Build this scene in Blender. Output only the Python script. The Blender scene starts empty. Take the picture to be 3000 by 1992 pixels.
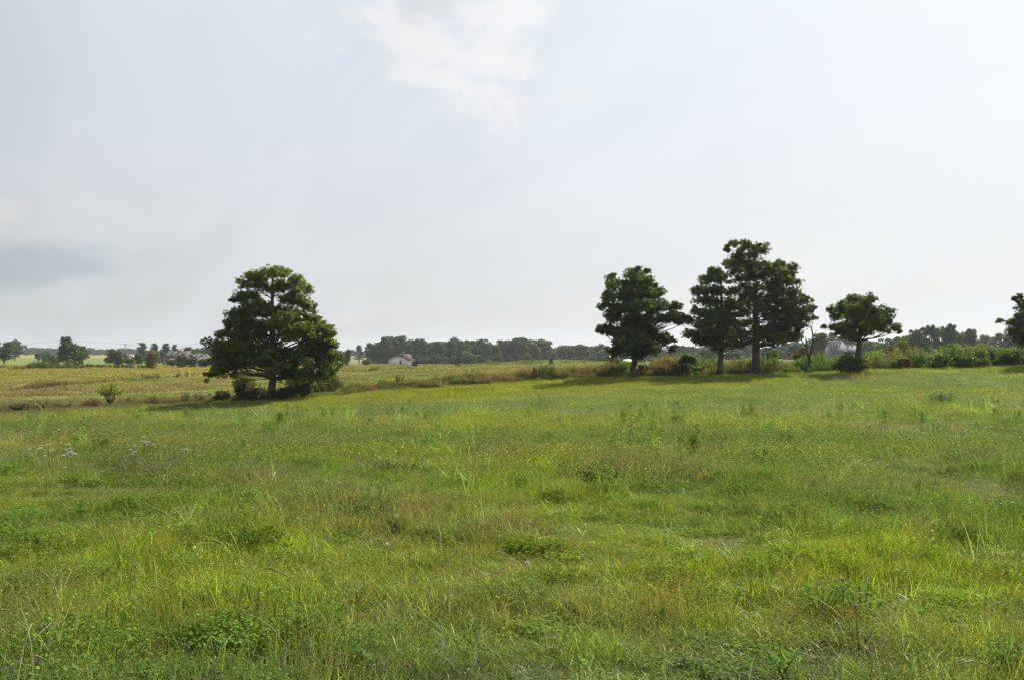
import bpy, math, random
import numpy as np
from mathutils import Vector
R = math.radians
rng = np.random.default_rng(7)
random.seed(7)
scene = bpy.context.scene
COL = scene.collection

# ------------------------------------------------------------------ camera
F = 2598.0                 # focal length in pixels of the 3000 px wide photograph
HZ = 1030.0                # horizon row
CAMZ = 1.6
cd = bpy.data.cameras.new('camera')
cd.sensor_width = 36.0
cd.lens = 36.0 * F / 3000.0
cd.clip_start = 0.1
cd.clip_end = 20000
cam = bpy.data.objects.new('camera', cd)
COL.objects.link(cam)
PITCH = math.atan((HZ - 996) / F)
cam.location = (0, 0, CAMZ)
cam.rotation_euler = (R(90) + PITCH, 0, 0)
scene.camera = cam

# ------------------------------------------------------------------ sun and sky
SUN_AZ, SUN_EL = 37.0, 40.0       # azimuth to the right of the view, elevation
sx = math.sin(R(SUN_AZ)) * math.cos(R(SUN_EL))
sy = math.cos(R(SUN_AZ)) * math.cos(R(SUN_EL))
sz = math.sin(R(SUN_EL))
ld = bpy.data.lights.new('sun', 'SUN')
ld.energy = 5.0
ld.angle = R(0.6)
ld.color = (1.0, 0.94, 0.82)
lo = bpy.data.objects.new('sun', ld)
COL.objects.link(lo)
lo.rotation_euler = Vector((sx, sy, sz)).to_track_quat('Z', 'Y').to_euler()
lo.location = (0, 0, 50)

def pixdir(px, py):
    v = Vector(((px - 1500) / F, 1.0, -(py - 996) / F))
    c, s = math.cos(PITCH), math.sin(PITCH)
    v = Vector((v.x, v.y * c - v.z * s, v.y * s + v.z * c))
    return v.normalized()

class NT:
    """tiny helper to write node trees"""
    def __init__(s, tree):
        s.t = tree
    def n(s, typ, **kw):
        nd = s.t.nodes.new(typ)
        for k, v in kw.items():
            if k == 'ins':
                for kk, vv in v.items():
                    if isinstance(vv, bpy.types.NodeSocket):
                        s.t.links.new(vv, nd.inputs[kk])
                    else:
                        nd.inputs[kk].default_value = vv
            else:
                setattr(nd, k, v)
        return nd
    def math(s, op, a, b=None, c=None, clamp=False):
        ins = {0: a}
        if b is not None: ins[1] = b
        if c is not None: ins[2] = c
        return s.n('ShaderNodeMath', operation=op, use_clamp=clamp, ins=ins).outputs[0]
    def vmath(s, op, a, b=None):
        ins = {0: a}
        if b is not None: ins[1] = b
        nd = s.n('ShaderNodeVectorMath', operation=op, ins=ins)
        return nd.outputs[1] if op in ('DOT_PRODUCT', 'LENGTH', 'DISTANCE') else nd.outputs[0]
    def mix(s, f, a, b, blend='MIX'):
        nd = s.n('ShaderNodeMix', data_type='RGBA', blend_type=blend)
        for i, v in ((0, f), (6, a), (7, b)):
            if isinstance(v, bpy.types.NodeSocket): s.t.links.new(v, nd.inputs[i])
            else: nd.inputs[i].default_value = v
        return nd.outputs[2]
    def noise(s, vec, scale, detail=4, rough=.55, dist=0):
        return s.n('ShaderNodeTexNoise', ins={'Vector': vec, 'Scale': scale, 'Detail': detail, 'Roughness': rough, 'Distortion': dist}).outputs[0]
    def ramp(s, v, a, b, c=0.0, d=1.0, smooth=True):
        return s.n('ShaderNodeMapRange', interpolation_type='SMOOTHSTEP' if smooth else 'LINEAR',
                   ins={0: v, 1: a, 2: b, 3: c, 4: d}).outputs[0]

world = bpy.data.worlds.new("World")
scene.world = world
world.use_nodes = True
wt = world.node_tree
wt.nodes.clear()
W = NT(wt)
STR = 0.10
sky = W.n('ShaderNodeTexSky', sky_type='NISHITA', sun_disc=False, sun_elevation=R(SUN_EL), sun_rotation=R(SUN_AZ),
          air_density=1.0, dust_density=2.5, ozone_density=1.0).outputs[0]
dirv = W.n('ShaderNodeTexCoord').outputs['Generated']
sep = W.n('ShaderNodeSeparateXYZ', ins={0: dirv})
zc = W.math('MAXIMUM', sep.outputs[2], 0.0)
zden = W.math('ADD', zc, 0.22)
deck = W.n('ShaderNodeCombineXYZ', ins={0: W.math('DIVIDE', sep.outputs[0], zden), 1: W.math('DIVIDE', sep.outputs[1], zden), 2: 0.0}).outputs[0]
# thin high cloud: streaky, lies in a horizontal deck
rotd = W.n('ShaderNodeVectorRotate', rotation_type='Z_AXIS', ins={'Vector': deck, 'Angle': R(62)}).outputs[0]
strd = W.n('ShaderNodeVectorMath', operation='MULTIPLY', ins={0: rotd, 1: (0.55, 1.7, 1.0)}).outputs[0]
cir = W.noise(strd, 1.5, 6, .55, .5)
cir2 = W.noise(deck, .9, 5, .5, .3)
veil = W.math('ADD', W.ramp(cir, .36, .66, 0.0, .05), W.ramp(cir2, .35, .65, 0.88, .94))
sund = W.vmath('DOT_PRODUCT', dirv, (sx, sy, sz))
# the thin cloud scatters sunlight forward: brighter on the sun's side
fwd2 = W.math('MAXIMUM', sund, .1)
elevf = W.ramp(sep.outputs[2], 0.0, .38, 0.0, 1.0)
lum = W.math('ADD', W.math('MULTIPLY_ADD', W.math('MINIMUM', fwd2, .88), .20, .300), W.math('MULTIPLY', elevf, .015))
lum = W.math('MULTIPLY', lum, W.math('ADD', W.ramp(cir, .35, .68, .0, .09), W.ramp(cir2, .3, .7, .96, 1.01)))
vc = W.mix(elevf, (.96, .995, 1.02, 1), (.93, .985, 1.07, 1))
veilcol = W.vmath('SCALE', vc)
veilcol.node.inputs['Scale'].default_value = 1.0
wt.links.new(W.math('DIVIDE', lum, STR), veilcol.node.inputs['Scale'])
col = W.mix(veil, sky, veilcol)

def puff(col, px, py, rx, ry, scale, bright, tint, lo_, hi_, amount, rough=.62, seed=0.0):
    """a low cloud of its own round one compass direction of the sky"""
    c = pixdir(px, py)
    d = W.vmath('SUBTRACT', dirv, tuple(c))
    d = W.vmath('MULTIPLY', d, (1.0 / rx, .6 / rx, 1.0 / ry))
    r = W.vmath('LENGTH', d)
    nv = W.vmath('MULTIPLY', W.vmath('ADD', dirv, (seed, seed * .7, seed * 1.3)), (1.0, 1.0, 1.5))
    n = W.noise(nv, scale, 7, rough, .25)
    m = W.math('SUBTRACT', W.math('MULTIPLY_ADD', n, 1.45, -.225), W.math('MULTIPLY', r, .30))
    m = W.math('MULTIPLY', W.ramp(m, lo_, hi_, 0.0, 1.0), amount)
    cc = W.vmath('SCALE', tuple(tint))
    wt.links.new(W.math('DIVIDE', W.math('MULTIPLY', lum, bright), STR), cc.node.inputs['Scale'])
    return W.mix(m, col, cc)

col = puff(col, 1120, 45, .062, .026, 11.0, 1.15, (.985, .99, 1.0), .15, .46, .85, .64, seed=3.1)
col = puff(col, 1420, 50, .072, .044, 10.0, 1.15, (.985, .99, 1.0), .15, .47, .85, .64, seed=5.9)
col = puff(col, 1270, 140, .064, .032, 12.0, 1.13, (.985, .99, 1.0), .15, .46, .88, .64, seed=7.3)
col = puff(col, 1250, 225, .040, .018, 18.0, 1.15, (.985, .99, 1.0), .15, .46, .8, .64, seed=2.2)
col = puff(col, 1450, 175, .045, .024, 15.0, 1.14, (.985, .99, 1.0), .15, .46, .85, .64, seed=9.7)
col = puff(col, 1420, 290, .036, .032, 14.0, 1.15, (.985, .99, 1.0), .15, .46, .85, .64, seed=1.7)
col = puff(col, 1470, 350, .030, .018, 18.0, 1.11, (.985, .99, 1.0), .15, .46, .8, .64, seed=4.9)
col = puff(col, 1655, 285, .045, .022, 22.0, 1.05, (.985, .99, 1.0), .22, .52, .6, .60, seed=5.2)
col = puff(col, 1250, -60, .11, .040, 9.0, .86, (.93, .98, 1.03), .26, .52, .6, seed=2.3)
col = puff(col, 60, 735, .12, .040, 5.0, .92, (.92, .99, 1.03), .02, .52, .3, .5, seed=6.0)
col = puff(col, 110, 778, .105, .017, 6.0, .78, (.84, .97, 1.06), .08, .46, .85, .5, seed=8.0)
col = puff(col, 10, 622, .028, .020, 18.0, 1.09, (1.0, .99, .98), .28, .50, .6, .66, seed=4.4)
col = puff(col, 1040, 925, .08, .013, 14.0, 1.05, (1.0, .985, .97), .28, .52, .5, seed=6.4)
col = puff(col, 1490, 920, .05, .013, 14.0, 1.04, (1.0, .985, .97), .28, .52, .4, seed=9.4)
bg = W.n('ShaderNodeBackground', ins={0: col, 1: STR})
wo = W.n('ShaderNodeOutputWorld', ins={0: bg.outputs[0]})

scene.view_settings.view_transform = 'Standard'
scene.view_settings.look = 'None'
scene.view_settings.exposure = 0.75
scene.view_settings.gamma = 1.0
cy = scene.cycles
cy.max_bounces = 5
cy.diffuse_bounces = 3
cy.glossy_bounces = 1
cy.transmission_bounces = 3
cy.transparent_max_bounces = 4
cy.volume_bounces = 0
cy.use_denoising = True
cy.use_adaptive_sampling = False
cy.pixel_filter_type = 'BLACKMAN_HARRIS'
cy.filter_width = 1.35
cy.sample_clamp_indirect = 4.0
cy.sample_clamp_direct = 12.0
cy.caustics_reflective = False
cy.caustics_refractive = False

# ------------------------------------------------------------------ numeric noise
def _hash(ix, iy, seed):
    h = (ix.astype(np.int64) * 374761393 + iy.astype(np.int64) * 668265263 + seed * 1442695041) & 0xffffffff
    h = ((h ^ (h >> 13)) * 1274126177) & 0xffffffff
    h = h ^ (h >> 16)
    return (h & 0xffffff) / float(0xffffff)
def vnoise(x, y, seed=0):
    x = np.asarray(x, float); y = np.asarray(y, float)
    ix = np.floor(x); iy = np.floor(y)
    fx = x - ix; fy = y - iy
    fx = fx * fx * (3 - 2 * fx); fy = fy * fy * (3 - 2 * fy)
    a = _hash(ix, iy, seed); b = _hash(ix + 1, iy, seed)
    c = _hash(ix, iy + 1, seed); d = _hash(ix + 1, iy + 1, seed)
    return (a * (1 - fx) + b * fx) * (1 - fy) + (c * (1 - fx) + d * fx) * fy
def fbm(x, y, seed=0, oct=3):
    s = 0; a = 1; t = 0
    for o in range(oct):
        s = s + a * vnoise(x * 2 ** o, y * 2 ** o, seed + o * 17); t += a; a *= .5
    return s / t
def sstep(a, b, v):
    t = np.clip((np.asarray(v, float) - a) / (b - a), 0, 1)
    return t * t * (3 - 2 * t)

# ------------------------------------------------------------------ shape of the land
_ZX = [-400, -60, -34.6, -18.8, -8, 0, 9.4, 18.9, 27, 40, 60, 400]
_ZZ = [-3.6, -3.0, -2.44, -2.0, -1.32, -.82, -.34, -.18, .12, .39, .6, .8]
def zf(X):
    X = np.asarray(X, float)
    return (np.interp(X - 4, _ZX, _ZZ) + np.interp(X, _ZX, _ZZ) * 2 + np.interp(X + 4, _ZX, _ZZ)) / 4
def yf(X):
    return np.interp(X, [-120, -34.6, -18.8, -8, 0, 400], [48, 60, 67.5, 69, 70, 70])
def gh(X, Y):
    X = np.asarray(X, float); Y = np.asarray(Y, float)
    # a shallow dip before the fence, so that the last slope faces the eye
    near = zf(X) * sstep(4, 70, Y) - (.58 + .45 * (1 - sstep(-26, -6, X))) * np.exp(-((Y - 49) / 15.5) ** 2)
    u = X / np.maximum(Y, 70)
    left = np.interp(Y, [70, 150, 250, 350, 450, 1000], [-2.5, -2.8, -2.9, -3.4, -3.6, -3.7])
    mid = np.interp(Y, [70, 150, 250, 400, 500, 1000], [-1.5, -2.0, -2.7, -4.2, -4.3, -4.2])
    right = np.interp(Y, [70, 150, 250, 400, 1000], [-.2, -.8, -1.5, -2.6, -3.6])
    wl = 1 - sstep(-.36, -.2, u); wr = sstep(.1, .28, u)
    far = left * wl + right * wr + mid * (1 - wl - wr)
    far = far + 1.75 * np.exp(-((X - 14) / 24) ** 2 - ((Y - 300) / 42) ** 2)
    t = sstep(66, 150, Y)
    z = near * (1 - t) + far * t
    z = z + (fbm(X * .22, Y * .22, 5, 2) - .5) * .16 * sstep(6, 20, Y) * (1 - sstep(60, 90, Y))
    z = z + (fbm(X * 1.1, Y * 1.1, 9, 2) - .5) * .17 * (1 - sstep(20, 45, Y))
    z = z + (fbm(X * .03, Y * .03, 15, 2) - .5) * .5 * sstep(80, 200, Y)
    return z
def ghf(X, Y): return float(gh(np.array([X]), np.array([Y]))[0])
def on_ray(px, py, y0=40.0, y1=1500.0):
    """where the ground is seen at a photo pixel, by walking away from the eye"""
    Y = np.exp(np.linspace(math.log(y0), math.log(y1), 4000))
    X = (px - 1500) / F * Y
    row = HZ + (CAMZ - gh(X, Y)) / Y * F
    i = np.argmax(row <= py)
    if row[i] > py: i = len(Y) - 1
    return float(X[i]), float(Y[i])

# ------------------------------------------------------------------ object helpers
def tag(o, label=None, cat=None, group=None, kind=None):
    if label: o['label'] = label
    if cat: o['category'] = cat
    if group: o['group'] = group
    if kind: o['kind'] = kind
    return o
def link(name, me, parent=None, loc=None):
    o = bpy.data.objects.new(name, me)
    COL.objects.link(o)
    if parent is not None: o.parent = parent
    if loc is not None: o.location = loc
    return o
def empty(name, loc, rz=0.0):
    o = bpy.data.objects.new(name, None)
    o.empty_display_size = .5
    COL.objects.link(o)
    o.location = loc; o.rotation_euler = (0, 0, rz)
    return o
class MB:
    """collects shapes for one mesh"""
    def __init__(s):
        s.v = []; s.f = []; s.c = []; s.n = 0; s.ncol = []
    def add(s, verts, faces, col=None):
        verts = np.asarray(verts, float)
        s.v.append(verts)
        for f in faces: s.f.append([i + s.n for i in f])
        s.n += len(verts)
        if col is None: col = (1, 1, 1)
        s.c.append(np.tile(np.array(col, float), (len(verts), 1)))
    def bulk(s, verts, faces, cols):
        """verts (N,3), faces (M,k) int, cols (N,3)"""
        s.v.append(verts); s.f.append(('B', np.asarray(faces) + s.n)); s.n += len(verts); s.c.append(cols)
    def box(s, c, d, rz=0.0, col=None, taper=1.0):
        x, y, z = np.array(d) / 2.0
        p = np.array([(-x, -y, -z), (x, -y, -z), (x, y, -z), (-x, y, -z), (-x * taper, -y * taper, z), (x * taper, -y * taper, z), (x * taper, y * taper, z), (-x * taper, y * taper, z)])
        ca, sa = math.cos(rz), math.sin(rz)
        q = p.copy(); q[:, 0] = p[:, 0] * ca - p[:, 1] * sa; q[:, 1] = p[:, 0] * sa + p[:, 1] * ca
        s.add(q + np.array(c), [(3, 2, 1, 0), (4, 5, 6, 7), (0, 1, 5, 4), (1, 2, 6, 5), (2, 3, 7, 6), (3, 0, 4, 7)], col)
    def tube(s, pts, rad, n=6, col=None, cap=True):
        pts = [Vector(p) for p in pts]
        V = []; Fc = []
        a = None
        for i, p in enumerate(pts):
            d = (pts[min(i + 1, len(pts) - 1)] - pts[max(i - 1, 0)])
            if d.length < 1e-6: d = Vector((0, 0, 1))
            d.normalize()
            if a is None:
                a = d.orthogonal().normalized()
            a = (a - d * a.dot(d))
            a = a.normalized() if a.length > 1e-5 else d.orthogonal().normalized()
            b = d.cross(a)
            r = rad[i] if hasattr(rad, '__len__') else rad
            for k in range(n):
                t = 2 * math.pi * k / n
                V.append(p + a * (r * math.cos(t)) + b * (r * math.sin(t)))
        m = len(pts)
        for i in range(m - 1):
            for k in range(n):
                k2 = (k + 1) % n
                Fc.append((i * n + k, i * n + k2, (i + 1) * n + k2, (i + 1) * n + k))
        if cap:
            Fc.append(tuple(range(n - 1, -1, -1))); Fc.append(tuple((m - 1) * n + k for k in range(n)))
        s.add([tuple(v) for v in V], Fc, col)
    def ball(s, c, r, n=6, m=4, col=None):
        V = [(c[0], c[1], c[2] - r[2])]; Fc = []
        for j in range(1, m):
            ph = math.pi * j / m
            for k in range(n):
                t = 2 * math.pi * k / n
                V.append((c[0] + r[0] * math.sin(ph) * math.cos(t), c[1] + r[1] * math.sin(ph) * math.sin(t), c[2] - r[2] * math.cos(ph)))
        V.append((c[0], c[1], c[2] + r[2]))
        for k in range(n):
            k2 = (k + 1) % n
            Fc.append((0, 1 + k2, 1 + k))
            for j in range(m - 2):
                Fc.append((1 + j * n + k, 1 + j * n + k2, 1 + (j + 1) * n + k2, 1 + (j + 1) * n + k))
            Fc.append((1 + (m - 2) * n + k, 1 + (m - 2) * n + k2, len(V) - 1))
        s.add(V, Fc, col)
    def mesh(s, name, mat, smooth=False):
        V = np.concatenate(s.v).astype(np.float32)
        C = np.concatenate([c if c.shape[1] == 4 else np.concatenate([c, np.ones((len(c), 1))], 1) for c in s.c]).astype(np.float32)
        loops = []; tot = []
        for f in s.f:
            if isinstance(f, tuple) and len(f) == 2 and isinstance(f[0], str):
                loops.append(f[1].reshape(-1)); tot.append(np.full(len(f[1]), f[1].shape[1]))
            else:
                loops.append(np.array(f)); tot.append(np.array([len(f)]))
        loops = np.concatenate(loops).astype(np.int32); tot = np.concatenate(tot).astype(np.int32)
        me = bpy.data.meshes.new(name)
        me.vertices.add(len(V)); me.vertices.foreach_set('co', V.reshape(-1))
        me.loops.add(len(loops)); me.loops.foreach_set('vertex_index', loops)
        me.polygons.add(len(tot))
        st = np.concatenate([[0], np.cumsum(tot)[:-1]]).astype(np.int32)
        me.polygons.foreach_set('loop_start', st)
        me.polygons.foreach_set('loop_total', tot)
        at = me.attributes.new('bc', 'FLOAT_COLOR', 'POINT')
        at.data.foreach_set('color', C.reshape(-1))
        me.update(calc_edges=True)
        me.validate()
        if smooth: me.polygons.foreach_set('use_smooth', np.ones(len(tot), bool))
        me.materials.append(mat)
        return me
    def obj(s, name, mat, parent=None, smooth=False, loc=None):
        return link(name, s.mesh(name, mat, smooth), parent, loc)

# ------------------------------------------------------------------ materials
def newmat(name):
    m = bpy.data.materials.new(name); m.use_nodes = True
    m.node_tree.nodes.clear()
    return m, NT(m.node_tree)
def leafmat(name, trans=.45, gloss=.06, rough=.45, src='object', trcol=(1.25, 1.2, .45), hue=0.0):
    """thin living leaf: light passes through it, a little sheen on top. src: object colour or instancer tint multiplies the leaf's own colour"""
    m, N = newmat(name)
    bn = N.n('ShaderNodeAttribute', attribute_name='bc'); bc = bn.outputs['Color']
    if src == 'object': t = N.n('ShaderNodeObjectInfo').outputs['Color']
    else: t = N.n('ShaderNodeAttribute', attribute_type='INSTANCER', attribute_name='tint').outputs['Color']
    c = N.mix(1.0, bc, t, 'MULTIPLY')
    d = N.n('ShaderNodeBsdfDiffuse', ins={0: c})
    tc = N.mix(1.0, c, tuple(trcol) + (1,), 'MULTIPLY')
    tr = N.n('ShaderNodeBsdfTranslucent', ins={0: tc})
    mx = N.n('ShaderNodeMixShader', ins={0: trans, 1: d.outputs[0], 2: tr.outputs[0]})
    gl = N.n('ShaderNodeBsdfGlossy', ins={0: (.9, .95, 1.0, 1), 'Roughness': rough})
    fr = N.n('ShaderNodeFresnel', ins={0: 1.35})
    mf = N.math('MULTIPLY', N.math('MULTIPLY_ADD', fr.outputs[0], gloss, gloss * .3, clamp=True), bn.outputs['Alpha'])
    mx2 = N.n('ShaderNodeMixShader', ins={0: mf, 1: mx.outputs[0], 2: gl.outputs[0]})
    N.n('ShaderNodeOutputMaterial', ins={0: mx2.outputs[0]})
    return m
def plainmat(name, col, rough=.8, var=.25, scale=3.0, bump=.0, stretch=(1, 1, 1), spec=.3):
    m, N = newmat(name)
    tc = N.n('ShaderNodeTexCoord').outputs['Object']
    v = N.n('ShaderNodeVectorMath', operation='MULTIPLY', ins={0: tc, 1: stretch}).outputs[0]
    n = N.noise(v, scale, 5, .6)
    bcn = N.n('ShaderNodeAttribute', attribute_name='bc').outputs['Color']
    f = N.ramp(n, .3, .7, 1 - var, 1 + var, False)
    cc = N.n('ShaderNodeVectorMath', operation='SCALE', ins={0: tuple(col), 'Scale': f}).outputs[0]
    cc = N.mix(1.0, cc, bcn, 'MULTIPLY')
    b = N.n('ShaderNodeBsdfPrincipled', ins={'Base Color': cc, 'Roughness': rough, 'Specular IOR Level': spec})
    if bump:
        bp = N.n('ShaderNodeBump', ins={'Height': n, 'Strength': bump, 'Distance': .05})
        m.node_tree.links.new(bp.outputs[0], b.inputs['Normal'])
    N.n('ShaderNodeOutputMaterial', ins={0: b.outputs[0]})
    return m
M_LEAF = leafmat('leaf', .44, .03)
M_GRASS = leafmat('grass_blade', .50, .07, .45, 'tint', (1.12, 1.16, .62))
M_HERB = leafmat('herb_leaf', .42, .012, .6, 'tint', (1.05, 1.12, .7))
M_BARK = plainmat('bark', (.085, .070, .062), .95, .45, 5.0, .6, (1, 1, .25))
M_BARKP = plainmat('weathered_bark', (.085, .072, .062), .95, .4, 5.0, .5, (1, 1, .25))
M_WOOD = plainmat('weathered_post_wood', (.16, .13, .10), .9, .4, 9.0, .4, (1, 1, .2))
M_STEEL = plainmat('rusty_steel', (.07, .055, .045), .7, .3, 20.0)
M_SIDING = plainmat('cream_siding', (.74, .72, .69), .7, .06, 2.0)
M_WHITE = plainmat('white_paint', (.78, .78, .76), .6, .04, 2.0)
M_ROOFR = plainmat('brown_shingle', (.105, .080, .072), .95, .18, 3.0, spec=.04)
M_ROOFG = plainmat('grey_shingle', (.11, .097, .092), .95, .2, 3.0, spec=.04)
M_METALR = plainmat('grey_metal_roof', (.15, .16, .17), .9, .1, 2.0, spec=.04)
M_BARN = plainmat('grey_boards', (.26, .27, .27), .9, .15, 3.0, spec=.04)
M_BRICK = plainmat('brick', (.20, .11, .08), .9, .3, 8.0)
M_GLASS = plainmat('window_glass', (.03, .035, .04), .15, .1, 2.0, spec=.6)
M_DOOR = plainmat('dark_door', (.10, .08, .07), .6, .1, 2.0)
M_WIRE = plainmat('cable', (.05, .05, .05), .6, .1, 2.0)
M_PETAL = leafmat('petal', .35, .02, .6, 'object', (1, 1, 1))

# ------------------------------------------------------------------ colour of the land
def zonecol(X, Y):
    """own colour of the turf (which grasses and herbs grow where), plus the backlit glow painted in along the fence"""
    X = np.asarray(X, float); Y = np.asarray(Y, float)
    def C(*c): return np.array(c)[None, :]
    sh = X.shape
    X = X.reshape(-1); Y = Y.reshape(-1)
    n1 = fbm(X * .16, Y * .30, 21, 3); n2 = fbm(X * .55, Y * .9, 33, 3); n3 = fbm(X * .07 + 5, Y * .11, 47, 3)
    n4 = fbm(X * 1.6, Y * 1.9, 61, 2)
    g = C(.146, .206, .036); yg = C(.238, .280, .034); br = C(.215, .205, .085); bl = C(.150, .200, .085)
    c = g + 0 * X[:, None]
    w = (sstep(.46, .68, n1) * .9)[:, None]; c = c * (1 - w) + yg * w
    w = (sstep(.50, .70, n2) * .6)[:, None]; c = c * (1 - w) + br * w
    w = (sstep(.55, .72, n3) * .55)[:, None]; c = c * (1 - w) + bl * w
    w = (sstep(.55, .8, n4) * .35)[:, None]; c = c * (1 - w) + yg * w
    # yellow-green grass strip along the fence, its backlit glow put into the colour
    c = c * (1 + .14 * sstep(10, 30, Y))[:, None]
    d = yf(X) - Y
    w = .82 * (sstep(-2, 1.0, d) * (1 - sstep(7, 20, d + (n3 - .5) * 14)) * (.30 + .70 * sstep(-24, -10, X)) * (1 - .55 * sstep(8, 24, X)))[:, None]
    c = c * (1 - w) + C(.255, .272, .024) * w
    # dull olive grazed field beyond the fence
    Yo = Y
    far = (sstep(0, 2.0, Y - yf(X)))[:, None]
    f1 = fbm(X * .06, Y * .035, 71, 4)[:, None]; f2 = fbm(X * .5, Y * .16, 83, 3)[:, None]
    old = C(.185, .165, .066) * (1 - sstep(.35, .7, f1)) + C(.150, .165, .048) * sstep(.35, .7, f1)
    old = old * (.72 + .56 * f2)
    w = sstep(.56, .72, fbm(X * .12, Y * .05, 97, 3))[:, None] * .6
    old = old * (1 - w) + C(.165, .115, .065) * w
    u = X / np.maximum(Y, 1)
    # yellow hay field on the left between the second fence row and the trees
    row2 = np.interp(u, [-.6, -.35, -.2, 0], [118, 150, 185, 260])
    w = (sstep(-4, 6, Y - row2) * (1 - sstep(-.26, -.18, u)))[:, None]
    hay = C(.235, .195, .052) * (1 - .5 * sstep(.45, .62, f1)) + C(.165, .18, .045) * .5 * sstep(.45, .62, f1)
    old = old * (1 - w) + hay * (.85 + .3 * f2) * w
    # green crest in the middle distance
    w = (np.exp(-((X - 14) / 34) ** 2 - ((Y - 297) / 30) ** 2) * 1.3).clip(0, .9)[:, None]
    old = old * (1 - w) + C(.13, .165, .05) * w
    # greener pasture far left
    w = (sstep(350, 400, Y) * (1 - sstep(640, 760, Y)) * (1 - sstep(-.3, -.2, u)))[:, None]
    old = old * (1 - w) + C(.12, .165, .040) * w
    old = old * np.array([[1.10, 1.09, 1.02]])
    c = c * (1 - far) + old * far
    return c.reshape(sh + (3,))

# ------------------------------------------------------------------ ground
def axis(lo, hi, n, k, c0=0.0):
    t = np.linspace(-1, 1, n)
    s = np.sinh(k * t) / math.sinh(k)
    return c0 + np.where(s < 0, s * (c0 - lo), s * (hi - c0))
ax = axis(-2400, 2400, 330, 5.2)
ay = axis(-300, 2400, 420, 5.0, 30.0)
GX, GY = np.meshgrid(ax, ay)
GZ = gh(GX, GY)
mb = MB()
ny, nx = GX.shape
idx = np.arange(nx * ny).reshape(ny, nx)
fc = np.stack([idx[:-1, :-1], idx[:-1, 1:], idx[1:, 1:], idx[1:, :-1]], -1).reshape(-1, 4)
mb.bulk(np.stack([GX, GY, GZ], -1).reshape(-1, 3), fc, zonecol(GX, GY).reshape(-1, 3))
mt, N = newmat('turf_ground')
bc = N.n('ShaderNodeAttribute', attribute_name='bc').outputs['Color']
pos = N.n('ShaderNodeNewGeometry').outputs['Position']
n1 = N.noise(pos, 2.2, 6, .7)
n2 = N.noise(pos, 14.0, 5, .7)
n3 = N.noise(N.vmath('MULTIPLY', pos, (1.0, .45, 1.0)), .35, 5, .65)
k = N.math('MULTIPLY', N.ramp(n1, .3, .7, .6, 1.3, False), N.ramp(n3, .3, .7, .72, 1.22, False))
c1 = N.vmath('SCALE', bc); mt.node_tree.links.new(k, c1.node.inputs['Scale'])
# bare soil and thatch between the blades close to the eye
py_ = N.n('ShaderNodeSeparateXYZ', ins={0: pos}).outputs[1]
soil = N.mix(N.ramp(n2, .35, .65), (.030, .025, .015, 1), (.07, .058, .03, 1))
w = N.ramp(py_, 18.0, 60.0, .80, .0)
c2 = N.mix(w, c1, soil)
b = N.n('ShaderNodeBsdfPrincipled', ins={'Base Color': c2, 'Roughness': .95, 'Specular IOR Level': .1})
bp = N.n('ShaderNodeBump', ins={'Height': n1, 'Strength': .6, 'Distance': .12})
mt.node_tree.links.new(bp.outputs[0], b.inputs['Normal'])
N.n('ShaderNodeOutputMaterial', ins={0: b.outputs[0]})
tag(mb.obj('ground', mt, smooth=True), kind='structure')

# ------------------------------------------------------------------ leaf clouds and trees
def unit(n, r):
    v = r.normal(size=(n, 3)); return v / np.linalg.norm(v, axis=1, keepdims=True)
def leafcloud(mb, C, rad, per, L, Wd, r, col, up=.8, jit=.22, hang=0.0, ccol=None, tan=0.0):
    """clumps: centres C (M,3), rad (M,3); `per` leaves each"""
    M = len(C)
    n = M * per
    ci = np.repeat(np.arange(M), per)
    d = unit(n, r) * (r.random((n, 1)) ** .45)
    P = C[ci] + d * rad[ci]
    nrm = unit(n, r) + np.array([0, 0, up])
    nrm /= np.linalg.norm(nrm, axis=1, keepdims=True)
    t = unit(n, r) + d * .8 + np.array([0, 0, -hang])
    t -= nrm * np.sum(t * nrm, 1, keepdims=True)
    t /= np.linalg.norm(t, axis=1, keepdims=True) + 1e-9
    b = np.cross(nrm, t)
    s = (.65 + .7 * r.random((n, 1)))
    l = L * s; w = Wd * s
    V = np.stack([P - t * l * .5, P + b * w * .5 + t * l * .05, P + t * l * .5, P - b * w * .5 + t * l * .05], 1).reshape(-1, 3)
    Fq = np.arange(n * 4).reshape(n, 4)
    cc = np.array(col)[None, :] * (1 + (r.random((n, 1)) - .5) * 2 * jit)
    if ccol is not None: cc = cc * ccol[ci]
    else: cc = cc * (1 + (r.random((M, 1))[ci] - .5) * .35)
    y = r.random((n, 1)) < .06
    cc = np.where(y, cc * np.array([1.6, 1.25, .8]), cc)
    if tan > 0:
        y = r.random((n, 1)) < tan
        cc = np.where(y, np.array([[.16, .11, .05]]) * (0.6 + .8 * r.random((n, 1))), cc)
    mb.bulk(V, Fq, np.repeat(cc, 4, axis=0))

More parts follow.
